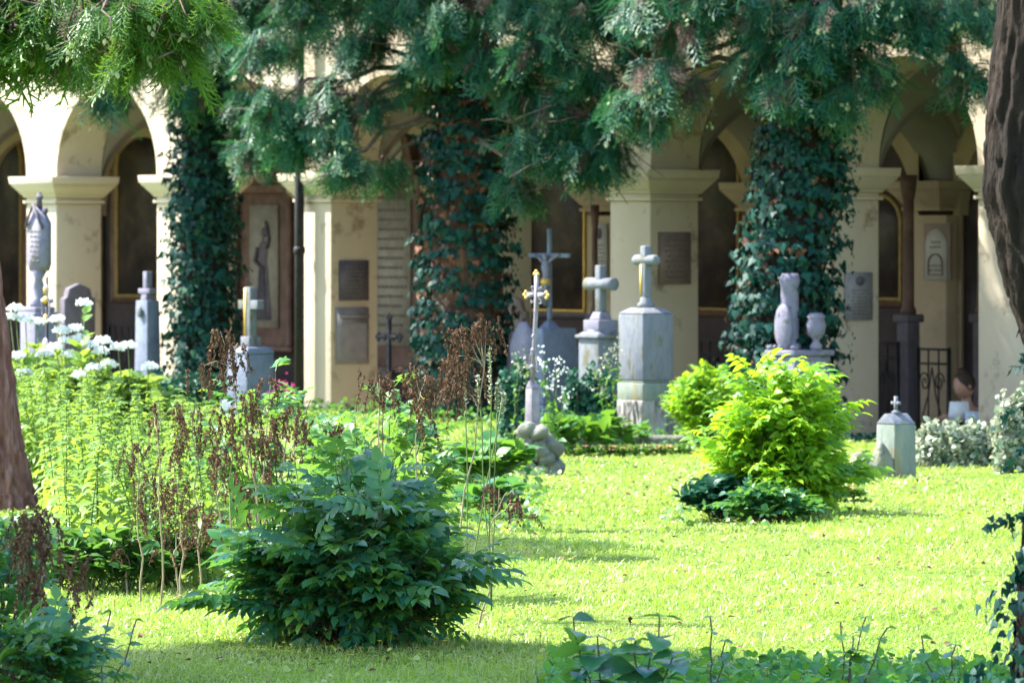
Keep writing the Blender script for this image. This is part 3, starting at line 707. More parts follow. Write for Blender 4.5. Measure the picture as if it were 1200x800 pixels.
m.tube([(0, .01, Z(243)), (0, .01, Z(226))], [.03, .02], 8); m.ball((0, .01, Z(232)), (.05, .03, .03), 7, .2); m.ball((.10, .01, Z(248)), (.035, .03, .04), 7, .2)
m.build('crest', 'stonedark', t)
# wrought iron cross, far left, gilded
t = mon('gilded_iron_cross', 55, 41.5, 'thin dark iron grave cross with gilt ornament and oval plate above the white hydrangeas', 'cross')
D = 41.5
m = MB().tube([(0, 0, -.05), (0, 0, Z(322))], [.018, .010], 8)
sh = m.build('post', 'iron', t)
m = MB()
for s in (-1, 1):
    m.tube([(0, -.01, Z(375)), (s*.05, -.01, Z(365)), (s*.055, -.01, Z(352)), (s*.02, -.01, Z(345)), (s*.03, -.01, Z(335)), (0, -.01, Z(330))], .008, 5)
m.box(0, 0, Z(352), Z(347), .16, .014)
m.build('scrollwork', 'ironlil', sh)
m = MB().ball((0, -.01, Z(337)), (.022, .02, .035), 7).ball((0, -.015, Z(349)), (.035, .02, .03), 7).ball((0, -.01, Z(371)), (.022, .02, .04), 7).ball((0, 0, Z(325)), (.010, .010, .03), 6)
m.build('gilt_ornament', 'gold', sh, smooth=True)
MB().ball((0, -.015, Z(404)), (.05, .012, .075), 10).build('oval_plate', 'ironlil', sh, smooth=True)
# small iron cross in the middle left
t = mon('small_iron_cross', 456, 52.0, 'black iron grave cross with trefoil ends and a shield, against the inscription slab', 'cross')
D = 52.
m = MB().box(0, 0, -.1, Z(336), .035, .03); zc = Z(358)
for s in (-1, 1): m.box(s*.095, 0, zc-.02, zc+.02, .15, .025)
for ex, ez in ((-.17, 0), (.17, 0), (0, Z(336)-zc)):
    for q in range(3):
        an = math.atan2(ez, ex)+(q-1)*1.4; m.ball((ex+.026*math.cos(an), 0, zc+ez+.026*math.sin(an)), (.024, .015, .024), 6)
for a in range(8):
    an = a*math.pi/4+.39; m.tube([(.03*math.cos(an), 0, zc+.03*math.sin(an)), (.09*math.cos(an), 0, zc+.09*math.sin(an))], .009, 5)
sh = m.build('cross', 'iron', t)
MB().prism([(-.09, Z(402)), (-.10, Z(396)), (0, Z(400)), (.10, Z(396)), (.09, Z(402)), (.06, Z(418)), (0, Z(428)), (-.06, Z(418))], -.03, -.01).build('shield', 'iron', t)
MB().box(0, 0, -.2, Z(440), .2, .2, .12, .12).build('stone_foot', 'stonelil', t, bevel=.01)
# rounded slabs at the wall
def slab(px, D, w, pyt, label, mat, rot=ROT):
    t = thing('headstone', GD(px, D), rot, label, 'gravestone'); z = zat(pyt, D)-t.location.z
    MB().prism([(-w/2, -.1), (w/2, -.1), (w/2, z-w*.45), (w*.40, z-w*.40), (w*.34, z-w*.15), (w*.2, z-.03), (0, z), (-w*.2, z-.03), (-w*.34, z-w*.15), (-w*.40, z-w*.40), (-w/2, z-w*.45)], -.06, .06, 0).build('stone', mat, t, bevel=.01)
slab(91, 57.4, .36, 332, 'dark round-topped headstone leaning in shade against the leftmost pier', 'stonedark', ROT+math.pi/2*.9)
slab(597, 52.3, .38, 345, 'brown round-topped headstone in shade right of the central ivy trunk', 'stonebrown', ROT+.6)
# grave border
t = mon('grave_border', 700, 43.5, 'low stone edging of a flower grave below the central monuments', 'border', 0)
for i, (x, y) in enumerate([(-.42, -.75), (.05, -.85), (.5, -.9)]):
    o = MB().box(0, 0, -.1, .10+.01*i, .44, .12).build('kerb_stone', 'rock', t, bevel=.03); o.location = (x, y+.6, 0); o.rotation_euler[2] = -.08*i

# ---------------------------------------------------------------- vegetation makers
def ivy_on(pathP, rad, n, size, mats=('ivy',), deadf=0.0, parent=None, hang=True, thick=.12, amin=None):
    P = np.asarray(pathP, float); m = MB(); k = len(P)
    f = rng.uniform(0, k-1.001, n); i = f.astype(int); fr = (f-i)[:, None]
    c = P[i]*(1-fr)+P[i+1]*fr; R = np.interp(f, np.arange(k), rad)
    a = rng.uniform(0, 2*math.pi, n)
    bulge = 1+.16*np.sin(3*a+f*2.3)+.12*np.sin(5*f+a*2)+.10*np.sin(9*f-a)
    out = np.stack([np.cos(a), np.sin(a), np.zeros(n)], 1)
    pos = c+out*(R*bulge+rng.uniform(-thick, thick*.5, n))[:, None]
    y = np.stack([rng.normal(0, .45, n), rng.normal(0, .45, n), -np.ones(n)*.8], 1)+out*.25
    nr = out+rng.normal(0, .35, (n, 3))+np.array([0, 0, .3])
    s = size*rng.uniform(.45, 1.25, n)*(1+.25*np.sin(f*3.3+a*3))
    keep = rng.uniform(0, 1, n) < .62+.38*np.sin(a*4+f*2.7+np.sin(f*6))
    if deadf: keep &= ~(((np.sin(a*2.0+f*1.7+1.2)+.7*np.sin(f*4.1-a)) > (1.45-deadf)) & (rng.uniform(0, 1, n) < .8))
    pos, y, nr, s, a, f = pos[keep], y[keep], nr[keep], s[keep], a[keep], f[keep]; n = len(s)
    # trailing runners hanging clear of the trunk
    q = rng.integers(0, n, n//40); tp = np.repeat(pos[q], 7, 0); st = np.tile(np.arange(7), len(q))
    tp = tp+np.repeat(np.stack([np.cos(a[q]), np.sin(a[q]), 0*a[q]], 1)*.05, 7, 0)+np.stack([0*st, 0*st, -.055*st], 1)+rng.normal(0, .015, (len(st), 3))
    m.leaves(IVY, tp, rng.normal(0, .5, (len(st), 3))+[0, 0, -1], np.repeat(nr[q], 7, 0)+rng.normal(0, .4, (len(st), 3)), size*.6*rng.uniform(.5, 1.1, len(st)), 0)
    if deadf:
        q = (np.sin(a*2.0+f*1.7+1.2)+.7*np.sin(f*4.1-a)) > (1.25-deadf)
        q &= rng.uniform(0, 1, n) < .85
        m.leaves(IVY, pos[~q], y[~q], nr[~q], s[~q], 0); m.leaves(IVY, pos[q], y[q], nr[q], s[q]*.8, 1)
        return m.build('ivy', ['ivy', 'ivydead'], parent)
    m.leaves(IVY, pos, y, nr, s, 0); return m.build('ivy', ['ivy'], parent)

def cyp_pad(m, c, r, n, size, dry=.0, tipf=.10, mi=0, down=.75, outdir=None):
    """a bough end: fans springing from the pad's core and drooping outwards"""
    c = np.asarray(c, float); r = np.array([r, r, r*.7] if np.isscalar(r) else r, float)
    # fans grow in clumps along a few twigs
    nt_ = max(4, n//9); tw = rnd_dirs(nt_); tw[:, 2] = tw[:, 2]*.6-.1; tl = rng.uniform(.35, 1, nt_)
    pick = rng.integers(0, nt_, n); al = rng.uniform(.25, 1.0, n)
    base = c+tw[pick]*r*(tl[pick]*al)[:, None]+rng.normal(0, .05, (n, 3))
    d = unit(tw[pick]*np.array([1, 1, .3]))+rng.normal(0, .35, (n, 3))
    d[:, 2] -= down
    nr = np.array([0, 0, 1.0])+rng.normal(0, .4, (n, 3))+unit(tw[pick])*.6
    s = size*rng.uniform(.6, 1.25, n)
    k = rng.integers(0, len(SPRAY), n); isdry = (rng.uniform(0, 1, n) < dry)
    for q in range(len(SPRAY)):
        for dd in (0, 1):
            w = (k == q) & (isdry == bool(dd))
            m.leaves(SPRAY[q], base[w], d[w], nr[w], s[w]*(.8 if dd else 1), 1 if dd else mi)
    # pale cones at tips
    if tipf:
        w = rng.uniform(0, 1, n) < tipf
        p = base[w]+unit(d[w])*s[w][:, None]*rng.uniform(.85, 1.0, (w.sum(), 1)); p[:, 2] -= s[w]*.35
        p = np.repeat(p, 3, 0)+rng.normal(0, .02, (3*w.sum(), 3))
        m.leaves(LEAF, p, rng.normal(0, .4, (len(p), 3))+np.array([0, 0, -1]), rng.normal(0, 1, (len(p), 3)), .045, 2)
def tree(px, D, trunkpts, trad, label, pads, ivy=None, bark='barkdark', leafmat='thuja', nper=95, size=.25, dry=.11, group=None):
    """trunkpts: (px, py) at distance D; pads: (px, py, D, radius[, mult])"""
    base = GD(px, D)
    t = thing('cypress_tree', base, 0, label, 'tree', group)
    loc = np.array(base)
    P = np.array([tuple(at(a, D, b)) for a, b in trunkpts])-loc
    P = np.concatenate([[[P[0][0], P[0][1], -.3]], P])
    # resample
    tt = np.linspace(0, len(P)-1, 70 if bark != 'bark' else 160); i = np.minimum(tt.astype(int), len(P)-2); fr = (tt-i)[:, None]; P2 = P[i]*(1-fr)+P[i+1]*fr
    rr = np.interp(tt, np.linspace(0, len(P)-1, len(trad)), trad)
    m = MB(); m.tube(P2, rr, 18 if bark != 'bark' else 96, wob=.08 if bark != 'bark' else .012, ridge=0 if bark != 'bark' else .11); m.build('trunk', bark, t, smooth=True)
    cm = MB(); bm = MB(); lim = []
    for pd in pads:
        a, b, d, r = pd[:4]; mult = pd[4] if len(pd) > 4 else 1; dr = pd[5] if len(pd) > 5 else dry
        c = np.array(at(a, d, b))-loc
        big = r >= .6 and b < 0
        if not big: c[2] += .10*r/.4; r *= .84
        cyp_pad(cm, c, r, int(nper*mult*(1.7 if big else 1.2)), size*(1.9 if big else 1), dr, tipf=.10 if not big else 0)
        lim.append(c)
    cm.build('crown', [leafmat, 'thujadry', 'thujatip'], t)
    for c in lim:
        h = np.clip(c[2]+.35, .8, P2[-1][2]); j = int(np.argmin(abs(P2[:, 2]-h))); s0 = P2[j]
        bm.tube(path(s0, c, .12, 7, .05), np.linspace(.045, .012, 7), 6)
        for q in range(5):
            e = c+rng.normal(0, .22, 3); bm.tube(path(c+rng.normal(0, .06, 3), e, .02, 4, .02), [.009, .007, .005, .003], 4)
    bm.build('branches', 'twig', t)
    if ivy:
        y0, y1, n, sz, rad, dead = ivy
        zz = P2[:, 2]+loc[2]; w = (zz >= y0-.3) & (zz <= y1+.3)
        ivy_on(P2[w], np.interp(np.linspace(0, 1, w.sum()), np.linspace(0, 1, len(rad)), rad), n, sz, deadf=dead, parent=t)
    return t

# pads: (px, py, D, r, density, dry)
# left ivy tree
tree(238, 54, [(240, 455), (238, 300), (240, 150), (244, 20), (246, -260), (248, -600)], [.30, .26, .22, .20, .18, .10], 'ivy covered cypress, leftmost of the three dark trunks before the arcade',
     [(120, 40, 53.5, .55), (150, 95, 53.5, .28, .6), (130, 118, 53, .22, .4), (185, 60, 53, .45), (215, 110, 53, .3, .7), (80, 70, 54, .3, .6), (40, 20, 53, .5), (-10, 10, 54, .5), (90, 15, 54, .6),
      (270, 60, 53, .5, 1.2), (300, 120, 52.6, .4), (235, 20, 53, .6, 1.3), (300, 20, 53, .6, 1.2), (285, 165, 52.8, .22, .5), (190, 15, 53.6, .5),
      (100, -90, 54, 1.0, 1.5), (220, -120, 54, 1.2, 2), (330, -100, 53, 1.1, 1.5), (20, -80, 54, .8)],
     (.0, 3.2, 14000, .074, [.33, .32, .32, .30, .25], 0))
# centre ivy tree
tree(545, 50, [(548, 470), (546, 380), (545, 250), (550, 120), (552, 0), (555, -300), (558, -700)], [.34, .35, .32, .29, .26, .20, .12], 'broad ivy covered cypress with rusty dead leaves, the central of the three dark trunks',
     [(320, 60, 50, .5, 1.1), (360, 20, 50, .6, 1.3), (330, 130, 49.8, .38), (345, 165, 49.8, .28, .8), (385, 150, 49.6, .32, .9), (405, 190, 49.4, .20, .9), (395, 110, 49.6, .34, .9, .5), (430, 125, 49.6, .30, .8, .5), (430, 60, 49.6, .5, 1.2), (470, 20, 49.5, .6, 1.2), (480, 90, 49.6, .35, .8, .3),
      (500, 60, 49, .45), (540, 30, 49, .6, 1.2), (575, 70, 49, .38), (600, 20, 49, .6, 1.2), (515, -60, 52.3, .9, 1.3), (450, -120, 52.8, 1.0, 1.2), (400, -60, 53, .9, 1.2), (560, -160, 52, 1.0, 1), (733, -80, 50.3, .9, .9), (660, -70, 51, .9, .9), (620, -160, 51.3, 1, 1), (455, 195, 50, .16, .4), (300, 175, 50.3, .2, .4),
      (612, 110, 48.8, .4, 1), (640, 60, 48.6, .5, 1.1), (620, 165, 48.6, .28, .8), (655, 130, 48.6, .34, .9, .25), (690, 150, 48.4, .28, .8), (700, 190, 48.4, .24, .9), (668, 180, 48.5, .25, .7), (715, 170, 48.4, .20, .6), (690, 90, 48.6, .4, 1), (700, 30, 48.6, .6, 1.2), (655, 15, 48.6, .5),
      (735, 120, 48.4, .3, .8, .4), (760, 60, 48.4, .45, 1, .3), (605, 215, 48.9, .2, .6),
      (400, -110, 50, 1.2, 1.6), (560, -130, 50, 1.4, 2), (700, -110, 49, 1.2, 1.6), (480, -300, 50, 1.8, 2.2), (640, -320, 50, 1.8, 2.2), (350, -260, 51, 1.2, 1.4)],
     (.0, 3.0, 19000, .076, [.39, .43, .41, .38,   .37, .34], .68), bark='barkrust')
# right ivy tree
tree(915, 47, [(912, 500), (918, 400), (928, 280), (944, 150), (955, 40), (962, -260), (965, -600)], [.36, .34, .32, .30, .26, .2, .12], 'ivy covered cypress leaning right, rightmost of the three dark trunks, behind the yellow bush',
     [(760, 15, 46.5, .5, 1.1), (765, 90, 46.4, .3, .8, .5), (800, 40, 46.4, .34, .7, .6), (742, 125, 46.6, .26, .7), (765, 128, 46.6, .16, .4), (830, 0, 46.4, .5, .9, .2), (850, 22, 46.4, .30, .5, .3), (808, 100, 46.5, .12, .25, .8), (890, 25, 46.3, .5, 1.1), (905, 75, 46.2, .34, 1),
      (940, 60, 46, .4, 1.1), (970, 30, 46, .5, 1.2), (1000, 70, 46, .36, 1), (992, 112, 46, .2, .5), (1025, 25, 46, .5, 1.1), (1022, 88, 46, .18, .4, .3), (1065, 5, 46, .5, 1), (1090, 38, 46, .28, .6), (1110, 12, 46, .45, .9), (1122, 72, 46, .17, .5, .4), (1136, 92, 46, .15, .45), (1150, 20, 46, .36, .8), (925, 95, 46, .3, .8),
      (800, -100, 47, 1.1, 1.5), (940, -140, 47, 1.4, 2), (1080, -110, 47, 1.2, 1.6), (860, -300, 47, 1.7, 2), (1020, -320, 47, 1.7, 2), (760, -240, 48, 1.2, 1.3)],
     (.0, 2.95, 17000, .076, [.36, .44, .42, .38, .36, .34], .08))
# upper left near tree (bright tips), trunk leaning at left edge
tree(10, 34, [(2, 610), (-2, 575), (-8, 520), (-16, 440), (-28, 330), (-45, 120), (-80, -300), (-110, -700)], [.30, .25, .21, .18, .165, .15, .13, .12, .10], 'red-barked leaning conifer trunk at the left edge of the picture',
     [(20, 20, 31, .30, 1), (70, 25, 30.5, .28, 1), (120, 35, 30.3, .24, .9), (165, 55, 30, .15, .6), (200, 50, 30, .12, .5), (40, 55, 31, .18, .7), (100, 62, 30.5, .13, .5), (150, 10, 30, .2, .8), (200, 5, 30, .16, .6), (235, 8, 30, .12, .5), (-20, 40, 31, .25, .8),
      (60, -40, 31, .6, 1.5), (160, -60, 31, .5, 1.2), (-60, -60, 31, .7, 1.3)],
     None, bark='bark', leafmat='thujalit', nper=70, size=.22, dry=.04)
# tree just outside the left picture edge whose crown shades the near grass
tree(-520, 23, [(-520, 400), (-500, 0), (-480, -400), (-470, -900), (-460, -1500)], [.22, .2, .18, .15, .10, .06], 'conifer just outside the left picture edge shading the near grass',
     [(-1250, -900, 23.6, 1.1, 2.2), (-850, -950, 23.9, 1.2, 2.4), (-450, -850, 23.6, 1.2, 2.2), (-650, -1350, 23.6, 1.2, 2), (-1050, -1300, 22.8, 1.1, 1.8), (-150, -1000, 23, 1.0, 2), (-1000, -700, 21.4, 1.2, 2), (-550, -1000, 21.4, 1.2, 2.2), (-250, -1350, 22, 1.1, 2), (-1500, -1000, 22, 1.1, 2), (-800, -1200, 20.6, 1.1, 1.6), (-350, -700, 24.2, .7, 1.4)],
     None, nper=150, size=.26)
# near right trunk bulging into the frame
t = thing('leaning_tree', GD(1215, 19), 0, 'dark curving tree trunk entering at the right edge with ivy at its foot', 'tree')
loc = np.array(t.location); Dn = 19.
P = np.array([tuple(at(a, Dn, b)) for a, b in [(1232, 880), (1230, 760), (1236, 600), (1240, 480), (1238, 400), (1222, 310), (1205, 220), (1204, 120), (1212, 20), (1225, -160), (1240, -500)]])-loc
P = np.concatenate([[[P[0][0], 0, -.2]], P]); rad = [.17, .15, .12, .10, .10, .11, .145, .155, .135, .125, .12, .10]
tt = np.linspace(0, len(P)-1, 200); i = np.minimum(tt.astype(int), len(P)-2); fr = (tt-i)[:, None]
leantrunk = MB().tube(P[i]*(1-fr)+P[i+1]*fr, np.interp(tt, np.arange(len(P)), rad), 90, wob=.02, ridge=.08)
m = leantrunk
for j in range(26):
    f = rng.uniform(4, 9); k = int(f); c = P[k]*(1-(f-k))+P[k+1]*(f-k); a = rng.uniform(math.pi*.75, math.pi*1.6); r0 = np.interp(f, np.arange(len(P)), rad)
    s0 = c+np.array([math.cos(a), math.sin(a), 0])*r0*.95; e = s0+np.array([math.cos(a)*rng.uniform(.01, .04), 0, rng.uniform(-.06, .05)])
    m.tube([s0, (s0+e)/2+rng.normal(0, .006, 3), e], [.004, .003, .0015], 4)
m.build('trunk', 'barkdark', t, smooth=True)
m = MB()   # ivy at the foot and hanging sprigs
n = 800; h = rng.uniform(0, 1, n)**1.7*.82; a = rng.uniform(0, 6.28, n); r_ = (.22-.15*h/.8)*rng.uniform(.5, 1.45, n)*(1+.25*np.sin(h*22+a))+.02
pos = np.stack([.04+r_*np.cos(a), r_*np.sin(a), h], 1)
out = np.stack([np.cos(a), np.sin(a), 0*a], 1)
m.leaves(IVY, pos, out*.3+np.array([0, 0, -1])+rng.normal(0, .4, (n, 3)), out+rng.normal(0, .4, (n, 3)), .05*rng.uniform(.6, 1.2, n))
for (a0, b0, a1, b1, nn) in [(1205, 600, 1160, 618, 14), (1208, 660, 1180, 690, 14), (1215, 420, 1184, 435, 8), (1212, 360, 1198, 372, 4), (1214, 520, 1176, 548, 10), (1212, 470, 1165, 500, 10)]:
    A = np.array(at(a0, Dn, b0))-loc; B = np.array(at(a1, Dn, b1))-loc
    q = path(A, B, .01, nn, .008); m.leaves(IVY, q, rng.normal(0, .5, (nn, 3))+np.array([-.4, 0, -.6]), rng.normal(0, .5, (nn, 3))+np.array([0, -1, .4]), .045*rng.uniform(.5, 1, nn))
    m.tube(q, .002, 4)
m.build('ivy', ['ivy'], t)

# ---------------------------------------------------------------- bushes
def bush(name, base, rx, ry, h, nst, tmpls, lsize, nleaf, leafmat, stemmat, label, cat, low=.15, group=None, lift=.2, spread0=.12, extra=None, tipup=.0, rough=.14, lobes=.0, stemr=.005, flat=.0):
    t = thing(name, base, 0, label, cat, group); sm = MB(); fm = MB()
    pos = []; dr = []; nm = []; sc = []; ph1, ph2 = rng.uniform(0, 6, 2)
    for i in range(nst):
        a = rng.uniform(0, 2*math.pi); rr = math.sqrt(rng.uniform(0, 1)); el = math.sqrt(max(0, 1-rr*rr))
        lob = 1+lobes*(math.sin(3*a+ph1)+.7*math.sin(5*a+ph2)); skirt = rng.uniform(.35, 1) if (rr > .55 and lobes) else 1
        top = np.array([rx*lob*rr*math.cos(a)*rng.uniform(.8, 1.12), ry*lob*rr*math.sin(a), skirt*h*(low+(1-low)*el)*rng.uniform(1-rough, 1+rough*.6)])
        b0 = np.array([rng.normal(0, spread0)*rx, rng.normal(0, spread0)*ry, 0])
        p = path(b0, top, .0, 7, .012); p[:, 2] += np.sin(np.linspace(0, math.pi, 7))*h*.06
        sm.tube(p, np.linspace(stemr, stemr*.4, 7), 4, cap=False)
        f = rng.uniform(.22, 1, nleaf)**.8; k = (f*5.999).astype(int); fr = (f*6-k)[:, None]
        q = p[k]*(1-fr)+p[np.minimum(k+1, 6)]*fr
        aa = rng.uniform(0, 2*math.pi, nleaf)
        d = np.stack([np.cos(aa), np.sin(aa), 0*aa], 1)*.9+unit(top-b0)[None]*.5
        o = unit(np.array([top[0]/rx, top[1]/ry, .2]))*rr
        d = d+o*.8; d[:, 2] = d[:, 2]*(1-flat)+lift-.25*f
        pos.append(q); dr.append(d); nm.append(np.array([0, 0, 1.0])+rng.normal(0, .28, (nleaf, 3))+o*.35); sc.append(lsize*rng.uniform(.6, 1.15, nleaf))
    pos = np.concatenate(pos); dr = np.concatenate(dr); nm = np.concatenate(nm); sc = np.concatenate(sc); k = rng.integers(0, len(tmpls), len(pos))
    for j, tp in enumerate(tmpls):
        w = k == j; fm.leaves(tp, pos[w], dr[w], nm[w], sc[w])
    if lobes:   # leaves on short basal shoots fill the foot of the bush
        k = nst*2; a = rng.uniform(0, 6.28, k); r_ = rng.uniform(.2, .68, k); q = np.stack([rx*r_*np.cos(a), ry*r_*np.sin(a), h*rng.uniform(.08, .35, k)], 1)
        fm.leaves(tmpls[0], q, np.stack([np.cos(a), np.sin(a), .1+0*a], 1)+rng.normal(0, .4, (k, 3)), rng.normal(0, .3, (k, 3))+[0, 0, 1], lsize*.8)
        for j in range(0, k, 4): sm.tube(path([q[j][0]*.4, q[j][1]*.4, 0], q[j], .02, 5, .008), [.004, .003, .003, .002, .002], 4, cap=False)
    fo = fm.build('foliage', leafmat, t); st = sm.build('stems', stemmat, t)
    if extra: extra(t)
    return t
# the dark foreground bush
def dark_extra(t):
    m = MB()
    for i in range(60):
        a = rng.uniform(0, 6.28); m.tube(path([.1*math.cos(a), .1*math.sin(a), 0], [.5*math.cos(a), .4*math.sin(a), rng.uniform(.05, .35)], .03, 6, .02), [.005, .004, .004, .003, .003, .002], 4, cap=False)
    m.build('dead_twigs', 'darkstem', t)
B0 = GD(415, 23.3)
bush('goatsbeard_bush', B0, .56, .46, .68, 112, COMP, .26, 7, 'goat', 'darkstem', 'large dark green goatsbeard bush in the foreground left of centre', 'bush', low=.60, lift=.08, extra=dark_extra, rough=.36, spread0=.16, lobes=.14)
bush('goatsbeard_bush', GD(450, 26.5), .42, .5, 1.05, 26, COMP, .23, 7, 'midgoat', 'darkstem', 'taller goatsbeard with lighter leaves just behind the dark foreground bush', 'bush', low=.4, lift=.25)
bush('goatsbeard_bush', GD(330, 27.5), .45, .4, 1.05, 22, COMP, .22, 7, 'midgoat', 'darkstem', 'sparse goatsbeard between the nettles and the dark foreground bush', 'bush', low=.4, lift=.25)
# yellow bush
def yextra(t):
    pass
bush('peony_bush', GD(914, 33.8), .43, .40, .82, 135, COMPY, .22, 10, 'yellowleaf', 'stem', 'glowing yellow-green bush standing alone on the sunny lawn', 'bush', low=.52, lift=.3, rough=.30, spread0=.14, lobes=.12)
bush('low_shrub', GD(846, 33.5), .30, .26, .26, 70, [LEAF, BROAD], .08, 14, 'hedge', 'darkstem', 'low dark shrub hugging the left foot of the glowing yellow-green bush', 'shrub', low=.3)
bush('low_shrub', GD(905, 33.1), .32, .14, .20, 40, [COMPY[0], LEAF], .13, 9, 'goat', 'darkstem', 'low dark foliage under the front of the glowing yellow-green bush', 'shrub', low=.3)
bush('round_shrub', GD(828, 43), .30, .3, .66, 90, COMPY, .12, 12, 'yellowleaf', 'stem', 'lime green shrub between the tall pillar gravestone and the yellow bush', 'shrub', low=.2)
bush('round_shrub', GD(905, 44.5), .5, .3, .42, 60, [LEAF, BROAD], .12, 12, 'hedge', 'stem', 'dark green shrub in shade behind the yellow bush', 'shrub', low=.3)
# variegated hedge at right
def hedge(name, px, D, w, d, h, n, mat, label, size=.05, tmpl=BROAD, cat='hedge', rot=0):
    t = thing(name, GD(px, D), rot, label, cat)
    p = rng.uniform(-1, 1, (n, 3)); p[:, 2] = rng.uniform(0, 1, n)
    # push towards the surface of a rounded loaf
    r = (np.abs(p[:, 0])**4+np.abs(p[:, 1])**3+p[:, 2]**4)**.28; r = np.maximum(r, .15)
    f = (rng.uniform(.35, 1, n)**.5/r)[:, None]; q = p*np.minimum(f, 3)
    bump = 1+.12*np.sin(q[:, 0]*w*9+q[:, 1]*4)+.08*np.sin(q[:, 0]*w*23+1)+.07*np.sin(q[:, 1]*17)
    q = q*np.array([w/2, d/2, h])*bump[:, None]; q[:, 2] = np.abs(q[:, 2])
    nr = unit(q/np.array([w/2, d/2, h]))+rng.normal(0, .5, (n, 3)); y = rng.normal(0, .7, (n, 3))+unit(q)*.4
    MB().leaves(tmpl, q, y, nr, size*rng.uniform(.6, 1.3, n)).build('foliage', mat, t)
    m = MB()
    for i in range(int(14*w+6)):
        a = rng.uniform(-.45, .45)*w; b = rng.uniform(-.3, .3)*d; m.tube(path([a, b, 0], [a+rng.normal(0, .08), b+rng.normal(0, .05), h*.8], 0, 5, .01), [.01, .008, .006, .004, .003], 4)
    m.build('stems', 'twig', t); return t
hedge('variegated_hedge', 1140, 40.2, .86, .5, .29, 6500, 'varieg', 'low cream and green variegated hedge right of the small pale green gravestone')
hedge('variegated_shrub', 1195, 39.2, .34, .4, .50, 2600, 'varieg', 'rounded variegated shrub at the right picture edge, end of the cream hedge', cat='shrub')
hedge('boxwood_hedge', 350, 53.3, 1.5, .5, .30, 5000, 'hedge', 'dark clipped hedge at the foot of the bright pier')
hedge('boxwood_hedge', 485, 52.0, 1.3, .5, .28, 4500, 'hedge', 'dark clipped hedge in shade below the black iron cross')
hedge('boxwood_hedge', 590, 50.6, 1.0, .5, .24, 3000, 'hedge', 'dark clipped hedge left of the draped tomb')
hedge('boxwood_hedge', 1030, 46.0, 1.1, .5, .20, 3500, 'hedge', 'dark low hedge behind the small pale green gravestone')
hedge('boxwood_hedge', 860, 48.5, 1.1, .5, .30, 3500, 'hedge', 'dark low hedge in shade behind the lime shrub')
hedge('boxwood_hedge', 230, 52.6, 1.0, .6, .30, 3000, 'hedge', 'dark low hedge around the foot of the left ivy trunk')
hedge('conical_shrub', 606, 44.5, .28, .28, .62, 1500, 'hedge', 'narrow dark green shrub left of the draped tomb', cat='shrub')
hedge('conical_shrub', 690, 44.8, .40, .3, .55, 2200, 'hedge', 'dark green shrub in front of the round-armed cross gravestone', cat='shrub')
# ground plants round the graves
bush('hosta_clump', GD(672, 42.5), .34, .25, .26, 26, [NARROW, LEAF], .22, 5, 'midleaf', 'stem', 'bright strap-leaved clump at the foot of the central monuments', 'plant', low=.4)
bush('hosta_clump', GD(715, 43.2), .30, .25, .24, 26, [BROAD, LEAF], .14, 6, 'midleaf', 'stem', 'green leafy clump left of the tall pillar gravestone', 'plant', low=.4)
bush('hosta_clump', GD(565, 36.5), .36, .3, .32, 30, [BROAD], .17, 5, 'midleaf', 'stem', 'broad-leaved clump left of the rock mound of the slim iron cross', 'plant', low=.4)
bush('hosta_clump', GD(572, 33.8), .26, .3, .22, 26, [BROAD, LEAF], .13, 5, 'goat', 'stem', 'dark leafy clump before the rock mound of the slim iron cross', 'plant', low=.4)
def flower_bed(px, D, w, d, n, label, h=.10):
    t = thing('flower_bed', GD(px, D), 0, label, 'flowers')
    p = np.stack([rng.uniform(-w/2, w/2, n), rng.uniform(-d/2, d/2, n), rng.uniform(.02, h, n)], 1)
    MB().leaves(LEAF, p, rng.normal(0, .6, (n, 3))+[0, 0, .6], rng.normal(0, .6, (n, 3))+[0, 0, 1], .05).build('foliage', 'midleaf', t)
    k = n//3; p = np.stack([rng.uniform(-w/2, w/2, k), rng.uniform(-d/2, d/2, k), rng.uniform(h*.8, h*1.4, k)], 1)
    MB().leaves(BROAD, np.repeat(p, 4, 0), np.tile([[1, 0, .2], [-1, 0, .2], [0, 1, .2], [0, -1, .2]], (k, 1)), np.tile([[0, 0, 1.0]], (4*k, 1)), .022).build('blossoms', 'orange', t)
flower_bed(740, 42.3, .95, .30, 900, 'bed of small orange-pink flowers before the tall pillar gravestone', .06)
flower_bed(985, 35.3, .30, .22, 350, 'small patch of pinkish flowers at the right foot of the yellow bush', .07)

# ---- white hydrangeas
def hydrangea(px, D, rx, h, heads, label):
    t = bush('hydrangea', GD(px, D), rx, .35, h*1.04, 80, [LEAF, BROAD], .11, 14, 'nettle', 'stem', label, 'shrub', low=.35, lift=.3)
    for (a, b) in heads:
        c = np.array(at(a, D-.3, b))-np.array(t.location); m = MB(); n = 60; d = rnd_dirs(n); d[:, 2] = np.abs(d[:, 2])*.8
        p = c+d*np.array([.055, .055, .035]); y = rnd_dirs(n); m.leaves(BROAD, p, y, d, .028)
        m.leaves(BROAD, p, -y, d, .028)
        fl = m.build('flower_head', 'white', t)
        MB().tube(path([c[0]*.5, c[1]*.5, .3], c, 0, 4), .004, 4).build('flower_stalk', 'stem', fl)
hydrangea(40, 41, .40, .86, [(18, 362), (12, 372), (45, 378), (30, 375), (20, 418), (28, 438), (52, 415)], 'white hydrangea under the gilded iron cross, nearest the left edge')
hydrangea(100, 40.5, .36, .84, [(72, 388), (88, 386), (78, 400), (92, 398), (105, 405), (118, 412), (66, 375), (98, 356), (82, 416), (65, 408)], 'white hydrangea with the densest flower heads, second from the left edge')
hydrangea(160, 40, .34, .66, [(120, 400), (138, 408), (150, 406), (110, 432), (175, 430), (128, 428), (95, 440)], 'white hydrangea on the right of the three, sloping towards the nettles')
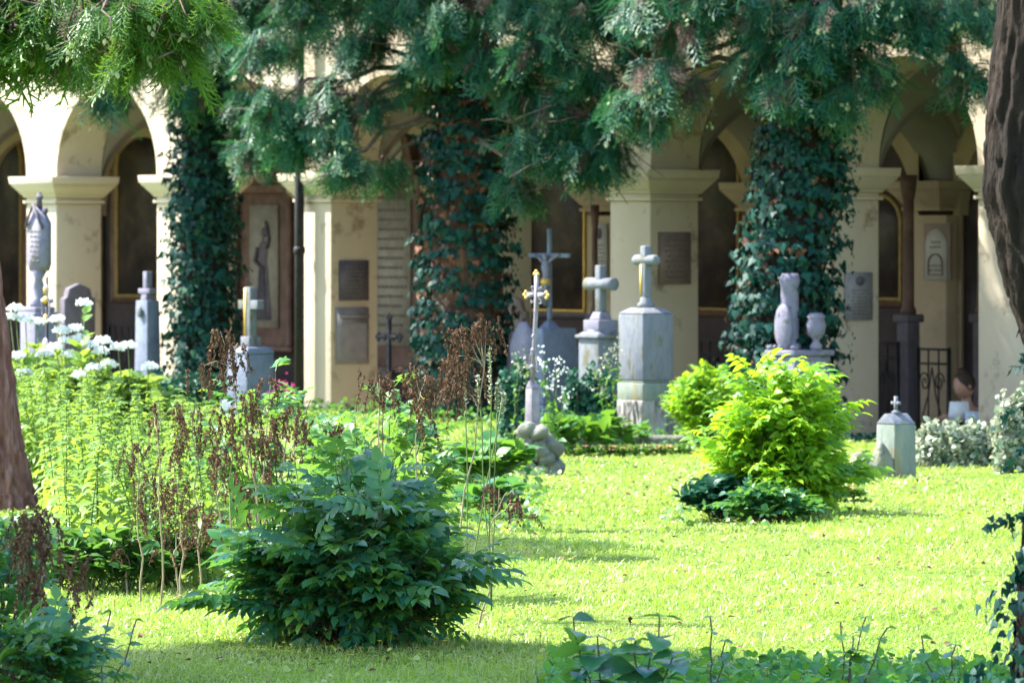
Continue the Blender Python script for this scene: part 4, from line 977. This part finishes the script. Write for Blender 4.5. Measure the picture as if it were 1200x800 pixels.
t = bush('upright_shrub', GD(100, 39.8), .10, .1, 1.12, 6, [LEAF], .13, 9, 'nettle', 'stem', 'lone leafy shoot with one white flower head rising over the hydrangeas', 'plant', low=.85)

# ---- nettles
def nettle_plant(seed, h, ll=.085):
    m = MB(); s = MB(); r = np.random.default_rng(seed)
    lean = r.normal(0, .13, 2); P = path([0, 0, 0], [lean[0]*h, lean[1]*h, h], 0, 7, .006)
    s.tube(P, np.linspace(.005, .002, 7), 4, cap=False)
    n = int(h/.048)
    pos = []; d = []; nm = []; sc = []
    for i in range(n):
        f = .06+.94*i/n; k = min(int(f*6), 5); c = P[k]+(P[k+1]-P[k])*(f*6-k); a = i*math.pi/2+r.uniform(-.3, .3)
        for q in range(2):
            an = a+q*math.pi; pos.append(c); d.append((math.cos(an), math.sin(an), .35-.9*(1-f))); nm.append((r.normal(0, .2), r.normal(0, .2), 1)); sc.append(ll*(1.15-.75*f**2)*r.uniform(.8, 1.2))
        if f > .6:
            for q in range(4):
                an = r.uniform(0, 6.28); pos.append(c); d.append((math.cos(an), math.sin(an), -.1+r.uniform(-.3, .5))); nm.append((0, 0, 1)); sc.append(ll*.35)
    m.leaves(leaf(.24, .1, .3), pos, d, nm, sc); return m, s
protos = []
for i in range(7):
    m, s = nettle_plant(50+i, .85+.05*(i % 4), .125); low = i >= 5
    t = thing('nettle_plant', (0, 0, 0), 0, 'x', 'plant'); m.build('leaves', 'nettle', t); s.build('stem', 'stem', t); protos.append(t)
spots = []
for i in range(190):
    D = rng.uniform(27.2, 38); 
    lo, hi = -5, 255-(D-27)*1.2; px = rng.uniform(lo, hi)
    if px < 62 and D < 35: D = rng.uniform(34.9, 38)
    spots.append((px, D))
spots += [(412/2+rng.uniform(-8, 8), 33) for _ in range(2)]+[(242, 30), (250, 29)]
for i, (px, D) in enumerate(spots):
    o = protos[i] if i < len(protos) else copy_tree(protos[i % len(protos)])
    pytop = 415+(20 if px > 95 else 5)+ (px/240.)*35+rng.uniform(-12, 45) + (0 if D > 32 else rng.uniform(0, 70))
    z = max(.35, zat(pytop, D)); b = GD(px, D); hh = .85+.05*((i % 7) % 4); s = z/hh
    o.location = b; o.rotation_euler[2] = rng.uniform(0, 6.28); o.scale = (max(.8, s), max(.8, s), s)
    tag(o, 'bright green upright nettle in the sunny bed at left', 'plant', 'nettles massed in the sunny bed at left')
# darker low leaves at the bed's front
for i, (px, D) in enumerate([(60, 27.2), (105, 27.0), (150, 27.0), (195, 27.4), (230, 28), (20, 28)]):
    bush('weed_clump', GD(px, D), .24, .2, .30, 34, [LEAF, BROAD], .09, 9, 'nettlelow', 'stem', ['leafy green weed clump under the nettles, second from left', 'leafy green weed clump under the nettles, third from left', 'leafy green weed clump under the nettles, fourth from left', 'leafy green weed clump under the nettles, fifth from left', 'leafy green weed clump touching the dark foreground bush', 'leafy green weed clump at the left trunk foot'][i], 'plant', low=.4)

# ---- dried brown plumes
def plume(m, c, L, n=7, spread=.10):
    n = int(n*1.25)
    for i in range(n):
        a = rng.uniform(0, 6.28); p0 = np.array(c)+rng.normal(0, spread*.35, 3)*[1, 1, .5]; p1 = p0+np.array([spread*.5*math.cos(a), spread*.5*math.sin(a), -L*rng.uniform(.6, 1)])
        P = path(p0, p1, .015, 9, .003); k = 44; f = rng.uniform(0, 7.99, k); j = f.astype(int); q = P[j]+(P[j+1]-P[j])*(f-j)[:, None]
        m.leaves(LEAF, q+rng.normal(0, .004, (k, 3)), rng.normal(0, .5, (k, 3))+[0, 0, -1], rng.normal(0, 1, (k, 3)), .016*rng.uniform(.5, 1.3, k)); m.tube(P, .0015, 3, cap=False)
def dried(px, D, heads, label, base=None, lean=0):
    """heads: (px, py, length, strands) at distance D"""
    b = GD(base if base is not None else px, D); t = thing('dried_plume_stalk', b, 0, label, 'plant')
    s = MB(); tops = [np.array(at(a, D, y))-np.array(b)+np.array([0, rng.normal(0, .04), 0]) for a, y, L, n in heads]
    main = max(tops, key=lambda v: v[2])
    P = path([0, 0, 0], main, 0, 8, .012); s.tube(P, np.linspace(.006, .002, 8), 5, cap=False)
    for (a, y, L, n), c in zip(heads, tops):
        if c is not main:
            j = int(np.clip(np.searchsorted(P[:, 2], c[2]-.12), 1, 6)); s.tube(path(P[j], c, .03, 6, .004), [.003, .003, .002, .002, .002, .0015], 4, cap=False)
        m = MB(); plume(m, c, L, n); m.build('plume', 'dry', t)
    s.build('stem', 'drystem', t)
dried(262, 26.0, [(258, 388, .22, 8), (240, 428, .16, 6), (278, 402, .12, 4), (262, 440, .12, 5), (283, 420, .14, 4)], 'tall arching stalk of rusty brown dried plumes before the white and gold cross', base=330)
dried(285, 25.5, [(300, 458, .26, 7), (318, 445, .12, 4), (285, 470, .20, 6), (268, 480, .16, 6)], 'dried brown plumes hanging in front of the pale plinth gravestone', base=300)
dried(225, 26.5, [(225, 480, .24, 8), (240, 500, .22, 6), (208, 520, .16, 5)], 'dried brown plumes against the nettle tops', base=235)
dried(165, 26.2, [(160, 520, .18, 6), (178, 560, .30, 7), (168, 590, .18, 5), (192, 570, .22, 6)], 'dried brown plumes low in front of the nettle bed, leftmost of that row')
dried(215, 25.6, [(205, 560, .22, 6), (222, 585, .24, 6), (238, 600, .2, 6)], 'dried brown plumes low in front of the nettle bed, beside the bush edge')
dried(265, 25.2, [(255, 530, .2, 7), (275, 560, .22, 7), (250, 600, .18, 5)], 'dried brown plumes over the left shoulder of the dark foreground bush')
dried(320, 24.8, [(310, 490, .18, 6), (335, 480, .16, 5), (350, 488, .14, 4), (322, 520, .2, 6), (296, 510, .18, 6)], 'dried brown plumes standing on top of the dark foreground bush at its left')
dried(445, 25.0, [(445, 435, .20, 7), (443, 448, .14, 5)], 'single dried brown plume before the grey box-like tablet')
dried(492, 25.0, [(485, 428, .22, 8), (500, 440, .22, 8), (495, 470, .20, 6)], 'cluster of dried brown plumes left of the tallest dried stalk')
dried(535, 24.8, [(533, 390, .22, 9), (548, 385, .2, 7), (532, 420, .22, 9), (560, 378, .12, 6), (570, 376, .22, 8), (545, 428, .2, 7), (528, 450, .16, 6)], 'tallest cluster of dried brown plumes in front of the central ivy trunk', base=525)
dried(600, 24.4, [(598, 580, .14, 4), (585, 570, .12, 3), (612, 592, .08, 3)], 'thin dried twigs at the right side of the dark foreground bush', base=560)
dried(385, 26.5, [(380, 500, .14, 4), (402, 492, .12, 4)], 'small dried plume above the middle of the dark foreground bush')
# dark dry plant at lower left
dried(30, 20.5, [(40, 612, .16, 8), (28, 605, .18, 8), (50, 600, .16, 6), (60, 640, .16, 6), (85, 655, .20, 6), (18, 630, .2, 8), (40, 680, .18, 8), (90, 700, .14, 5)], 'dark dried plant in the lower left corner of the picture', base=45)
bush('weed_clump', GD(30, 20.2), .28, .2, .36, 34, COMP, .20, 5, 'goat', 'darkstem', 'dark leafy weeds below the dried plant in the lower left corner', 'plant', low=.4)
bush('weed_clump', GD(-6, 21.5), .20, .2, .60, 16, COMP, .20, 5, 'goat', 'darkstem', 'dark leafy stems at the left edge below the red-barked trunk', 'plant', low=.5)
for k_, (a_, b_) in enumerate([(188, 470), (300, 545), (345, 505), (270, 500), (205, 620), (150, 620)]):
    dried(a_, 25.9+.2*k_, [(a_, b_, .16, 3), (a_+12, b_+12, .14, 2), (a_-10, b_+22, .12, 2)], ['thin brown wisps rising from the nettle bed, second row', 'thin brown wisps above the left flank of the dark foreground bush', 'thin brown wisps above the top of the dark foreground bush', 'thin brown wisps below the pale plinth gravestone', 'thin brown wisps low over the green weeds, right one', 'thin brown wisps low over the green weeds, left one'][k_])
# pale seed spikes
def spike(px, D, heads, label):
    b = GD(px, D); t = thing('seed_spike', b, 0, label, 'plant'); s = MB()
    for a, y, L in heads:
        c = np.array(at(a, D, y))-np.array(b); P = path([0, 0, 0], c, 0, 6, .008); s.tube(P, .003, 4)
        m = MB(); k = 90; f = rng.uniform(0, L, k); q = c-np.stack([0*f, 0*f, f], 1)+rng.normal(0, .003, (k, 3)); aa = rng.uniform(0, 6.28, k)
        m.leaves(BROAD, q, np.stack([np.cos(aa), np.sin(aa), .8+0*aa], 1), np.stack([0*aa, 0*aa, 1+0*aa], 1)+rng.normal(0, .3, (k, 3)), .015).build('seed_head', 'seed', t)
    s.build('stem', 'stem', t)
spike(576, 25.2, [(574, 398, .30), (560, 440, .14), (582, 450, .12)], 'pale upright seed spikes right of the tallest brown plumes')
spike(545, 25.4, [(545, 445, .16), (590, 460, .10)], 'short pale seed spikes below the tallest brown plumes')
# flowering tall herbs by the graves
def herb(px, D, tops, label, mat='white', lm='midleaf'):
    b = GD(px, D); t = thing('flowering_herb', b, 0, label, 'plant'); s = MB(); l = MB(); f_ = MB()
    for a, y in tops:
        c = np.array(at(a, D, y))-np.array(b); P = path([rng.normal(0, .03), rng.normal(0, .03), 0], c, 0, 7, .01); s.tube(P, .003, 4)
        n = 22; f = rng.uniform(0, 5.99, n); j = f.astype(int); q = P[j]+(P[j+1]-P[j])*(f-j)[:, None]
        l.leaves(NARROW, q, rng.normal(0, 1, (n, 3))+[0, 0, .3], rng.normal(0, .4, (n, 3))+[0, 0, 1], .09*rng.uniform(.5, 1, n))
        n = 26; q = c+rng.normal(0, 1, (n, 3))*[.025, .025, .06]; MB().leaves(BROAD, q, rnd_dirs(n), rnd_dirs(n), .022).build('flower_head', mat, t)
    l.build('leaves', lm, t); s.build('stems', 'stem', t)
herb(645, 41, [(636, 425), (655, 430), (645, 450), (660, 462)], 'tall pale flowering herb right of the slim iron cross')
herb(614, 41.5, [(608, 425), (616, 440)], 'tall pale flowering herb left of the slim iron cross', 'seed')
herb(712, 43.5, [(700, 432), (712, 420), (722, 412), (705, 455)], 'thin flowering stems before the round-armed cross gravestone', 'seed')
herb(330, 47, [(322, 455), (334, 452), (340, 460)], 'magenta flowers beside the white and gold cross plinth', 'pink')

# ---- bottom foreground weeds
def broadweed(px, D, shoots, label, size=.085, mat='goat'):
    b = GD(px, D); t = thing('broadleaf_weed', b, 0, label, 'plant'); s = MB(); l = MB()
    for a, y in shoots:
        c = np.array(at(a, D, y))-np.array(b); P = path([rng.normal(0, .02), rng.normal(0, .02), 0], c, 0, 7, .008); s.tube(P, .003, 5)
        for k in range(1, 7):
            for q in range(2):
                an = k*1.6+q*math.pi+rng.normal(0, .3)
                l.leaves(LEAFHD, [P[k]], [(math.cos(an), math.sin(an), rng.uniform(-.25, .25))], [(rng.normal(0, .3), rng.normal(0, .3), 1)], [size*rng.uniform(.7, 1.2)*(.55 if k == 6 else 1)])
    l.build('leaves', mat, t); s.build('stems', 'darkstem', t)
broadweed(700, 19.3, [(672, 722), (700, 745), (690, 770)], 'bluish broad-leaved weed at the bottom, left of the pair', .15)
broadweed(745, 19.3, [(773, 722), (745, 750), (790, 765)], 'broad-leaved weed with a slanting stem at the bottom, right of the pair', .155)
broadweed(835, 20.2, [(832, 722), (850, 750)], 'small dark sprig of weed among the bottom ground cover', .06)
broadweed(995, 20, [(985, 728), (1015, 722), (1000, 745), (1040, 735)], 'clover-like weed clump at the bottom right', .07, 'midleaf')
broadweed(125, 21, [(160, 725), (130, 715)], 'small dark seedling at the bottom left of the lawn', .07)
broadweed(1100, 20, [(1080, 745), (1120, 755)], 'dark leafy weed close to the ivy foot at bottom right', .07)
def grassclump(px, D, n, h, label):
    t = thing('grass_tuft', GD(px, D), 0, label, 'grass tuft'); m = MB()
    a = rng.uniform(0, 6.28, n); L = h*rng.uniform(.5, 1, n)
    V = []; T = []
    for i in range(n):
        lean = rng.uniform(.1, .7); w = .0035; P = [np.array([.03*math.cos(a[i]), .03*math.sin(a[i]), 0])+np.array([math.cos(a[i])*lean*f*f*L[i], math.sin(a[i])*lean*f*f*L[i], L[i]*f*(1-.25*lean*f)]) for f in (0, .35, .7, 1)]
        m.tube(P, [w, w*.9, w*.6, w*.15], 3, cap=False)
    m.build('blades', 'clover', t)
grassclump(1130, 19.8, 16, .34, 'tall wild grass tuft beside the ivy foot at bottom right')
grassclump(1000, 20.6, 12, .20, 'short dark grass tuft at the bottom right')
grassclump(640, 20.4, 12, .16, 'short dark grass tuft left of the bluish broad-leaved weed')
# ground cover stuff along the bottom
m = MB(); n = 9000; D = rng.uniform(18, 22.0, n); px = 640+rng.beta(1.1, 1, n)*600; x = (px-600)/F*D
keep = rng.uniform(0, 1, n) < (.35+.65*(np.sin(x*5)+np.sin(x*11+D*3) > -.3)); x = x[keep]; D = D[keep]; n = len(x)
p = np.stack([x, D, gz(x, D)+rng.uniform(.02, .13, n)], 1)
m.leaves(BROAD, p, rng.normal(0, 1, (n, 3))+[0, 0, .2], rng.normal(0, .4, (n, 3))+[0, -.1, 1], .045*rng.uniform(.5, 1.3, n)); m.build('ground_cover', 'clover')
tag(bpy.data.objects['ground_cover'], 'low leafy ground cover of weeds along the bottom right of the lawn', 'ground cover', None, 'stuff')
m = MB(); n = 14000; D = rng.uniform(31.5, 52, n); px = rng.uniform(0, 1200, n); x = (px-600)/F*D
lo = ((px > 540) & (px < 850) & (D > 43)) | ((px > 200) & (D > 47)) | ((px > 780) & (px < 1000) & (D < 34.2) & (D > 32.6)) | ((px > 500) & (px < 640) & (D < 40))
x = x[lo]; D = D[lo]; n = len(x); p = np.stack([x, D, gz(x, D)+rng.uniform(.02, .14, n)], 1)
m.leaves(BROAD, p, rng.normal(0, 1, (n, 3))+[0, 0, .3], rng.normal(0, .5, (n, 3))+[0, 0, 1], .045*rng.uniform(.5, 1.4, n)); m.build('periwinkle_cover', 'nettlelow')
tag(bpy.data.objects['periwinkle_cover'], 'green leafy ground cover between the graves and under the yellow bush', 'ground cover', None, 'stuff')

# ---- lawn
def lawn():
    m = MB()
    for D0, D1, dens, w, h in ((17.5, 22, 4500, .0032, .065), (22, 27, 3000, .004, .06), (27, 34, 1900, .005, .055), (34, 44, 1100, .007, .05), (44, 54, 600, .010, .05)):
        wid = 1290/F*(D0+D1)/2; n = int(dens*wid*(D1-D0))
        D = np.sqrt(rng.uniform(D0**2, D1**2, n)); x = (rng.uniform(-45, 1245, n)-600)/F*D
        pt = np.sin(x*2.1+D*.9)+np.sin(x*3.7-D*1.7+1)+np.sin(x*.9+D*2.9+2); hh = h*rng.uniform(.5, 1.25, n)*(1+.22*pt)
        ok = w2v(x, D) < -1.6; x, D, hh = x[ok], D[ok], hh[ok]; n = len(x)
        a = rng.uniform(0, 6.28, n); lean = rng.uniform(.2, 1.9, n)
        d = np.stack([np.cos(a)*lean, np.sin(a)*lean, np.ones(n)], 1)
        nr = np.stack([np.cos(a), np.sin(a), .2+0*a], 1)+rng.normal(0, .3, (n, 3))
        TV = BLADE[0].copy()
        p = np.stack([x, D, gz(x, D)-.005], 1)
        y = unit(d); X = unit(np.cross(y, nr)); Zn = np.cross(X, y)
        V = p[:, None, :]+TV[None, :, 0, None]*(w*rng.uniform(.7, 1.3, n))[:, None, None]*X[:, None]+(TV[None, :, 1, None]*y[:, None]-TV[None, :, 2, None]*np.array([[[0, 0, 1.0]]])*-1)*hh[:, None, None]
        T = BLADE[1][None]+(np.arange(n)*5)[:, None, None]
        m.add(V.reshape(-1, 3), T.reshape(-1, 3))
    n = 10000; D = rng.uniform(17.5**2, 50**2, n)**.5; x = (rng.uniform(-45, 1245, n)-600)/F*D; ok = w2v(x, D) < -1.8; x, D = x[ok], D[ok]; n = len(x)
    m.leaves(BROAD, np.stack([x, D, gz(x, D)+rng.uniform(.01, .05, n)], 1), rng.normal(0, 1, (n, 3))*[1, 1, .3], rng.normal(0, .5, (n, 3))+[0, 0, 1], .020*rng.uniform(.5, 1.3, n)*(1+D/60))
    n = 1300; D = rng.uniform(17.5**2, 48**2, n)**.5; x = (rng.uniform(-45, 1245, n)-600)/F*D; ok = w2v(x, D) < -1.8; x, D = x[ok], D[ok]; n = len(x)
    m.leaves(LEAF, np.stack([x, D, gz(x, D)+rng.uniform(.02, .05, n)], 1), rng.normal(0, 1, (n, 3))*[1, 1, .2], rng.normal(0, .4, (n, 3))+[0, 0, 1], .022*rng.uniform(.5, 1.3, n)*(1+D/60), 1)
    o = m.build('grass', ['grass', 'dry']); tag(o, 'short sunny lawn grass covering the ground between the graves', 'grass', None, 'stuff')
lawn()
# small yellow flowers in the grass
def dandelion():
    t = thing('yellow_flower', (0, 0, 0), 0, 'x', 'flower'); MB().tube([(0, 0, 0), (.004, 0, .05), (.0, .004, .09)], .0015, 4).build('stalk', 'stem', t)
    n = 14; a = np.linspace(0, 6.28, n+1)[:-1]; MB().leaves(NARROW, np.tile([[0, 0.004, .09]], (n, 1)), np.stack([np.cos(a), np.sin(a), .5+0*a], 1), np.tile([[0, 0, 1.0]], (n, 1)), .014).build('petals', 'yellow', t); return t
d0 = dandelion()
for i, (px, py) in enumerate([(458, 752), (420, 748), (445, 760), (412, 775), (500, 770), (330, 768), (135, 712), (210, 700), (258, 758), (520, 760), (765, 768), (1115, 770), (1128, 778), (740, 742), (1100, 790), (550, 775), (360, 770), (634, 745), (1190, 700), (830, 780), (900, 788), (60, 765), (610, 790), (960, 792)]):
    o = d0 if i == 0 else copy_tree(d0); o.location = G(px, py+18); o.rotation_euler[2] = rng.uniform(0, 6)
    tag(o, 'tiny yellow flower dotting the shaded foreground grass', 'flower', 'tiny yellow flowers in the foreground grass')

# ---------------------------------------------------------------- seated reader
def person():
    v = 1.05; k = (1137-600)/F; u = bw(1137, v); base = uv2w(u, v, FLOOR); Dp = base.y
    ztop = zat(434, Dp)                       # head top
    be = thing('bench', base+Vector((.05, .05, 0)), ROT, 'low dark bench in the arcade under the seated reader', 'bench')
    MB().box(0, 0, .22, .27, .9, .36).build('seat', 'wood', be, bevel=.008)
    for s in (-1, 1): MB().box(s*.36, 0, 0, .219, .06, .3).build('leg', 'wood', be, bevel=.005)
    t = thing('person', base, 0, 'person with dark pinned-up hair seated in the arcade bending over white papers', 'person')
    S = ztop-FLOOR                            # seated height
    hip = .36; sh = S-.36; hc = S-.13
    # x right, -y toward the camera; leaning to the left over papers
    jo = {'pel': (0.06, 0, hip), 'waist': (.05, -.02, hip+.14), 'chest': (.02, -.08, sh-.12), 'neck0': (-.02, -.12, sh), 'neck': (-.045, -.15, sh+.08), 'head': (-.07, -.17, hc-.02),
          'shl': (-.13, -.20, sh-.05), 'ell': (-.20, -.34, sh-.25), 'wrl': (-.24, -.40, sh-.06), 'shr': (.12, -.03, sh-.05), 'elr': (.13, -.22, sh-.26), 'wrr': (-.02, -.40, sh-.08),
          'hpl': (-.02, -.06, hip-.02), 'knl': (-.16, -.40, hip+.04), 'anl': (-.14, -.42, .09), 'tol': (-.18, -.56, .04), 'hpr': (.12, .0, hip-.02), 'knr': (.06, -.42, hip+.04), 'anr': (.08, -.42, .09), 'tor': (.05, -.56, .04)}
    ra = {'pel': .13, 'waist': .105, 'chest': .12, 'neck0': .055, 'neck': .048, 'head': .05, 'shl': .055, 'ell': .038, 'wrl': .026, 'shr': .055, 'elr': .038, 'wrr': .026, 'hpl': .085, 'knl': .06, 'anl': .038, 'tol': .03, 'hpr': .085, 'knr': .06, 'anr': .038, 'tor': .03}
    ed = [('pel', 'waist'), ('waist', 'chest'), ('chest', 'neck0'), ('neck0', 'neck'), ('neck', 'head'), ('chest', 'shl'), ('shl', 'ell'), ('ell', 'wrl'), ('chest', 'shr'), ('shr', 'elr'), ('elr', 'wrr'), ('pel', 'hpl'), ('hpl', 'knl'), ('knl', 'anl'), ('anl', 'tol'), ('pel', 'hpr'), ('hpr', 'knr'), ('knr', 'anr'), ('anr', 'tor')]
    def skin(name, keys, edges, mat, grow=0, parent=None):
        me = bpy.data.meshes.new(name); me.from_pydata([jo[k] for k in keys], [(keys.index(a), keys.index(b)) for a, b in edges], [])
        o = bpy.data.objects.new(name, me); C.objects.link(o); md = o.modifiers.new('skin', 'SKIN'); md.use_smooth_shade = True
        if not me.skin_vertices: me.attributes  # layer is made by the modifier
        bpy.context.view_layer.objects.active = o
        sv = me.skin_vertices[0].data if me.skin_vertices else None
        if sv is None:
            bm = __import__('bmesh').new(); bm.from_mesh(me); bm.verts.layers.skin.verify(); bm.to_mesh(me); bm.free(); sv = me.skin_vertices[0].data
        for i, k in enumerate(keys): sv[i].radius = (ra[k]+grow, ra[k]+grow)
        sv[0].use_root = True
        s = o.modifiers.new('sub', 'SUBSURF'); s.levels = 2; s.render_levels = 2
        me.materials.append(M[mat]); o.parent = parent or t; return o
    body = skin('body', list(jo), ed, 'skin')
    skin('blouse', ['waist', 'chest', 'neck0', 'shl', 'ell', 'shr', 'elr'], [('waist', 'chest'), ('chest', 'neck0'), ('chest', 'shl'), ('shl', 'ell'), ('chest', 'shr'), ('shr', 'elr')], 'cloth', .012)
    skin('trousers', ['pel', 'waist', 'hpl', 'knl', 'anl', 'hpr', 'knr', 'anr'], [('pel', 'waist'), ('pel', 'hpl'), ('hpl', 'knl'), ('knl', 'anl'), ('pel', 'hpr'), ('hpr', 'knr'), ('knr', 'anr')], 'jeans', .012)
    # head, tilted forward-left
    hx, hy, hz_ = -.075, -.185, hc-.01
    h = MB(); V = []; Q = []; nr_, nc = 20, 28
    for i in range(nr_+1):
        th = math.pi*i/nr_
        for k in range(nc):
            ph = 2*math.pi*k/nc
            x, y, z = math.sin(th)*math.cos(ph), math.sin(th)*math.sin(ph), math.cos(th)
            X = .076*x*(1-.22*max(0, -z)); Y = .098*y*(1-.12*max(0, -z)); Zz = .115*z
            fr = max(0, -y)
            Y -= .022*fr*math.exp(-((z+.12)/.16)**2-(x/.16)**2)      # nose
            Y += .008*fr*math.exp(-((z-.10)/.12)**2-((abs(x)-.38)/.2)**2)  # eye sockets
            Y -= .008*fr*math.exp(-((z+.80)/.2)**2)                  # chin
            V.append((X, Y, Zz))
    for i in range(nr_):
        for k in range(nc): Q.append((i*nc+k, (i+1)*nc+k, (i+1)*nc+(k+1) % nc, i*nc+(k+1) % nc))
    h.add(V, None, Q)
    for s in (-1, 1): h.ball((s*.078, .01, -.01), (.010, .018, .03), 6)
    hd = h.build('head', 'skin', t, smooth=True); hd.location = (hx, hy, hz_); hd.rotation_euler = (math.radians(28), math.radians(-6), math.radians(-62))
    m = MB()
    for s in (-1, 1): m.ball((s*.030, -.083, .012), (.013, .006, .006), 8)
    m.build('eyes', 'eye', hd, smooth=True)
    MB().ball((0, -.092, -.052), (.022, .008, .007), 8).build('mouth', 'lip', hd, smooth=True)
    m = MB().ball((0, .024, .026), (.088, .098, .104), 16, .04); m.ball((0, .05, .125), (.045, .045, .038), 9, .06)
    for i in range(40):
        a = rng.uniform(0, 6.28); m.tube([(.08*math.cos(a), .02+.09*math.sin(a)*.9, .05), (.05*math.cos(a), .03+.05*math.sin(a), .115), (.01*math.cos(a), .05, .135)], [.006, .005, .003], 4)
    m.build('hair', 'hair', hd, smooth=True)
    # hands: palm + five fingers on the papers
    for nm, s in (('wrl', 1), ('wrr', -1)):
        w = np.array(jo[nm]); m = MB(); d = unit(np.array([-.5, -.8, .0]) if s == 1 else np.array([-.9, -.4, .0])); side = np.cross(d, [0, 0, 1])
        m.tube([w, w+d*.04, w+d*.08, w+d*.09], [.024, .034, .032, .02], 10)
        for j, L in enumerate((.065, .075, .07, .055)):
            b = w+d*.08+side*(j-1.5)*.018; m.tube([b, b+d*L*.45+[0, 0, .008], b+d*L*.8+[0, 0, -.004], b+d*L+[0, 0, -.014]], [.0095, .009, .008, .005], 7)
        b = w+d*.03+side*s*.026; m.tube([b, b+side*s*.025+d*.02, b+side*s*.03+d*.05], [.012, .011, .007], 7)
        m.build('hand', 'skin', t, smooth=True)
    b2 = (np.array(jo['wrl'])+np.array(jo['wrr']))/2
    pp = at(1124, base.y-.45, 492)
    q = thing('paper_sheets', (pp.x, pp.y, pp.z), .1, 'white sheets of paper standing open in front of the seated reader', 'papers')
    o = MB().box(0, 0, 0, .17, .21, .01, .17, .004).build('sheet', 'paper', q); o.rotation_euler[0] = .0
    pp = at(1141, base.y-.50, 496)
    q = thing('folder', (pp.x, pp.y, pp.z), -.15, 'pale blue folder held in front of the seated reader', 'folder')
    o = MB().box(0, 0, 0, .11, .16, .012).build('cover', 'paperblue', q); o.rotation_euler[0] = -.2
person()

# ---------------------------------------------------------------- light, sky, camera
sc = bpy.context.scene
w = bpy.data.worlds.new('World'); sc.world = w; w.use_nodes = True; t = w.node_tree; bg = t.nodes['Background']
sky = t.nodes.new('ShaderNodeTexSky'); sky.sky_type = 'NISHITA'; sky.sun_disc = False
EL = math.radians(50); S = Vector((-.93, .37, 0)).normalized()     # direction towards the sun
sky.sun_elevation = EL; sky.sun_rotation = math.atan2(S.x, S.y)
sky.air_density = 1.2; sky.ozone_density = 1.5
t.links.new(sky.outputs[0], bg.inputs[0]); bg.inputs[1].default_value = .15
L = bpy.data.lights.new('sun', 'SUN'); L.energy = 4.6; L.angle = math.radians(.55); L.color = (1, .96, .89)
so = bpy.data.objects.new('sun', L); C.objects.link(so); sv = Vector((S.x*math.cos(EL), S.y*math.cos(EL), math.sin(EL)))
so.rotation_euler = sv.to_track_quat('Z', 'Y').to_euler()
cam = bpy.data.cameras.new('camera'); co = bpy.data.objects.new('camera', cam); C.objects.link(co)
cam.sensor_width = 36; cam.lens = 36*F/1200; cam.shift_y = -(400-HZ)/1200; cam.clip_end = 2000; cam.clip_start = .5
co.location = (0, 0, EYE); co.rotation_euler = (math.pi/2, 0, 0)
cam.dof.use_dof = True; cam.dof.focus_distance = 25; cam.dof.aperture_fstop = 8
sc.camera = co
sc.view_settings.view_transform = 'Standard'; sc.view_settings.look = 'None'; sc.view_settings.exposure = 2.15; sc.view_settings.gamma = 1; sc.view_settings.use_curve_mapping = False
sc.cycles.max_bounces = 8; sc.cycles.diffuse_bounces = 4; sc.cycles.transmission_bounces = 4; sc.cycles.sample_clamp_indirect = 6
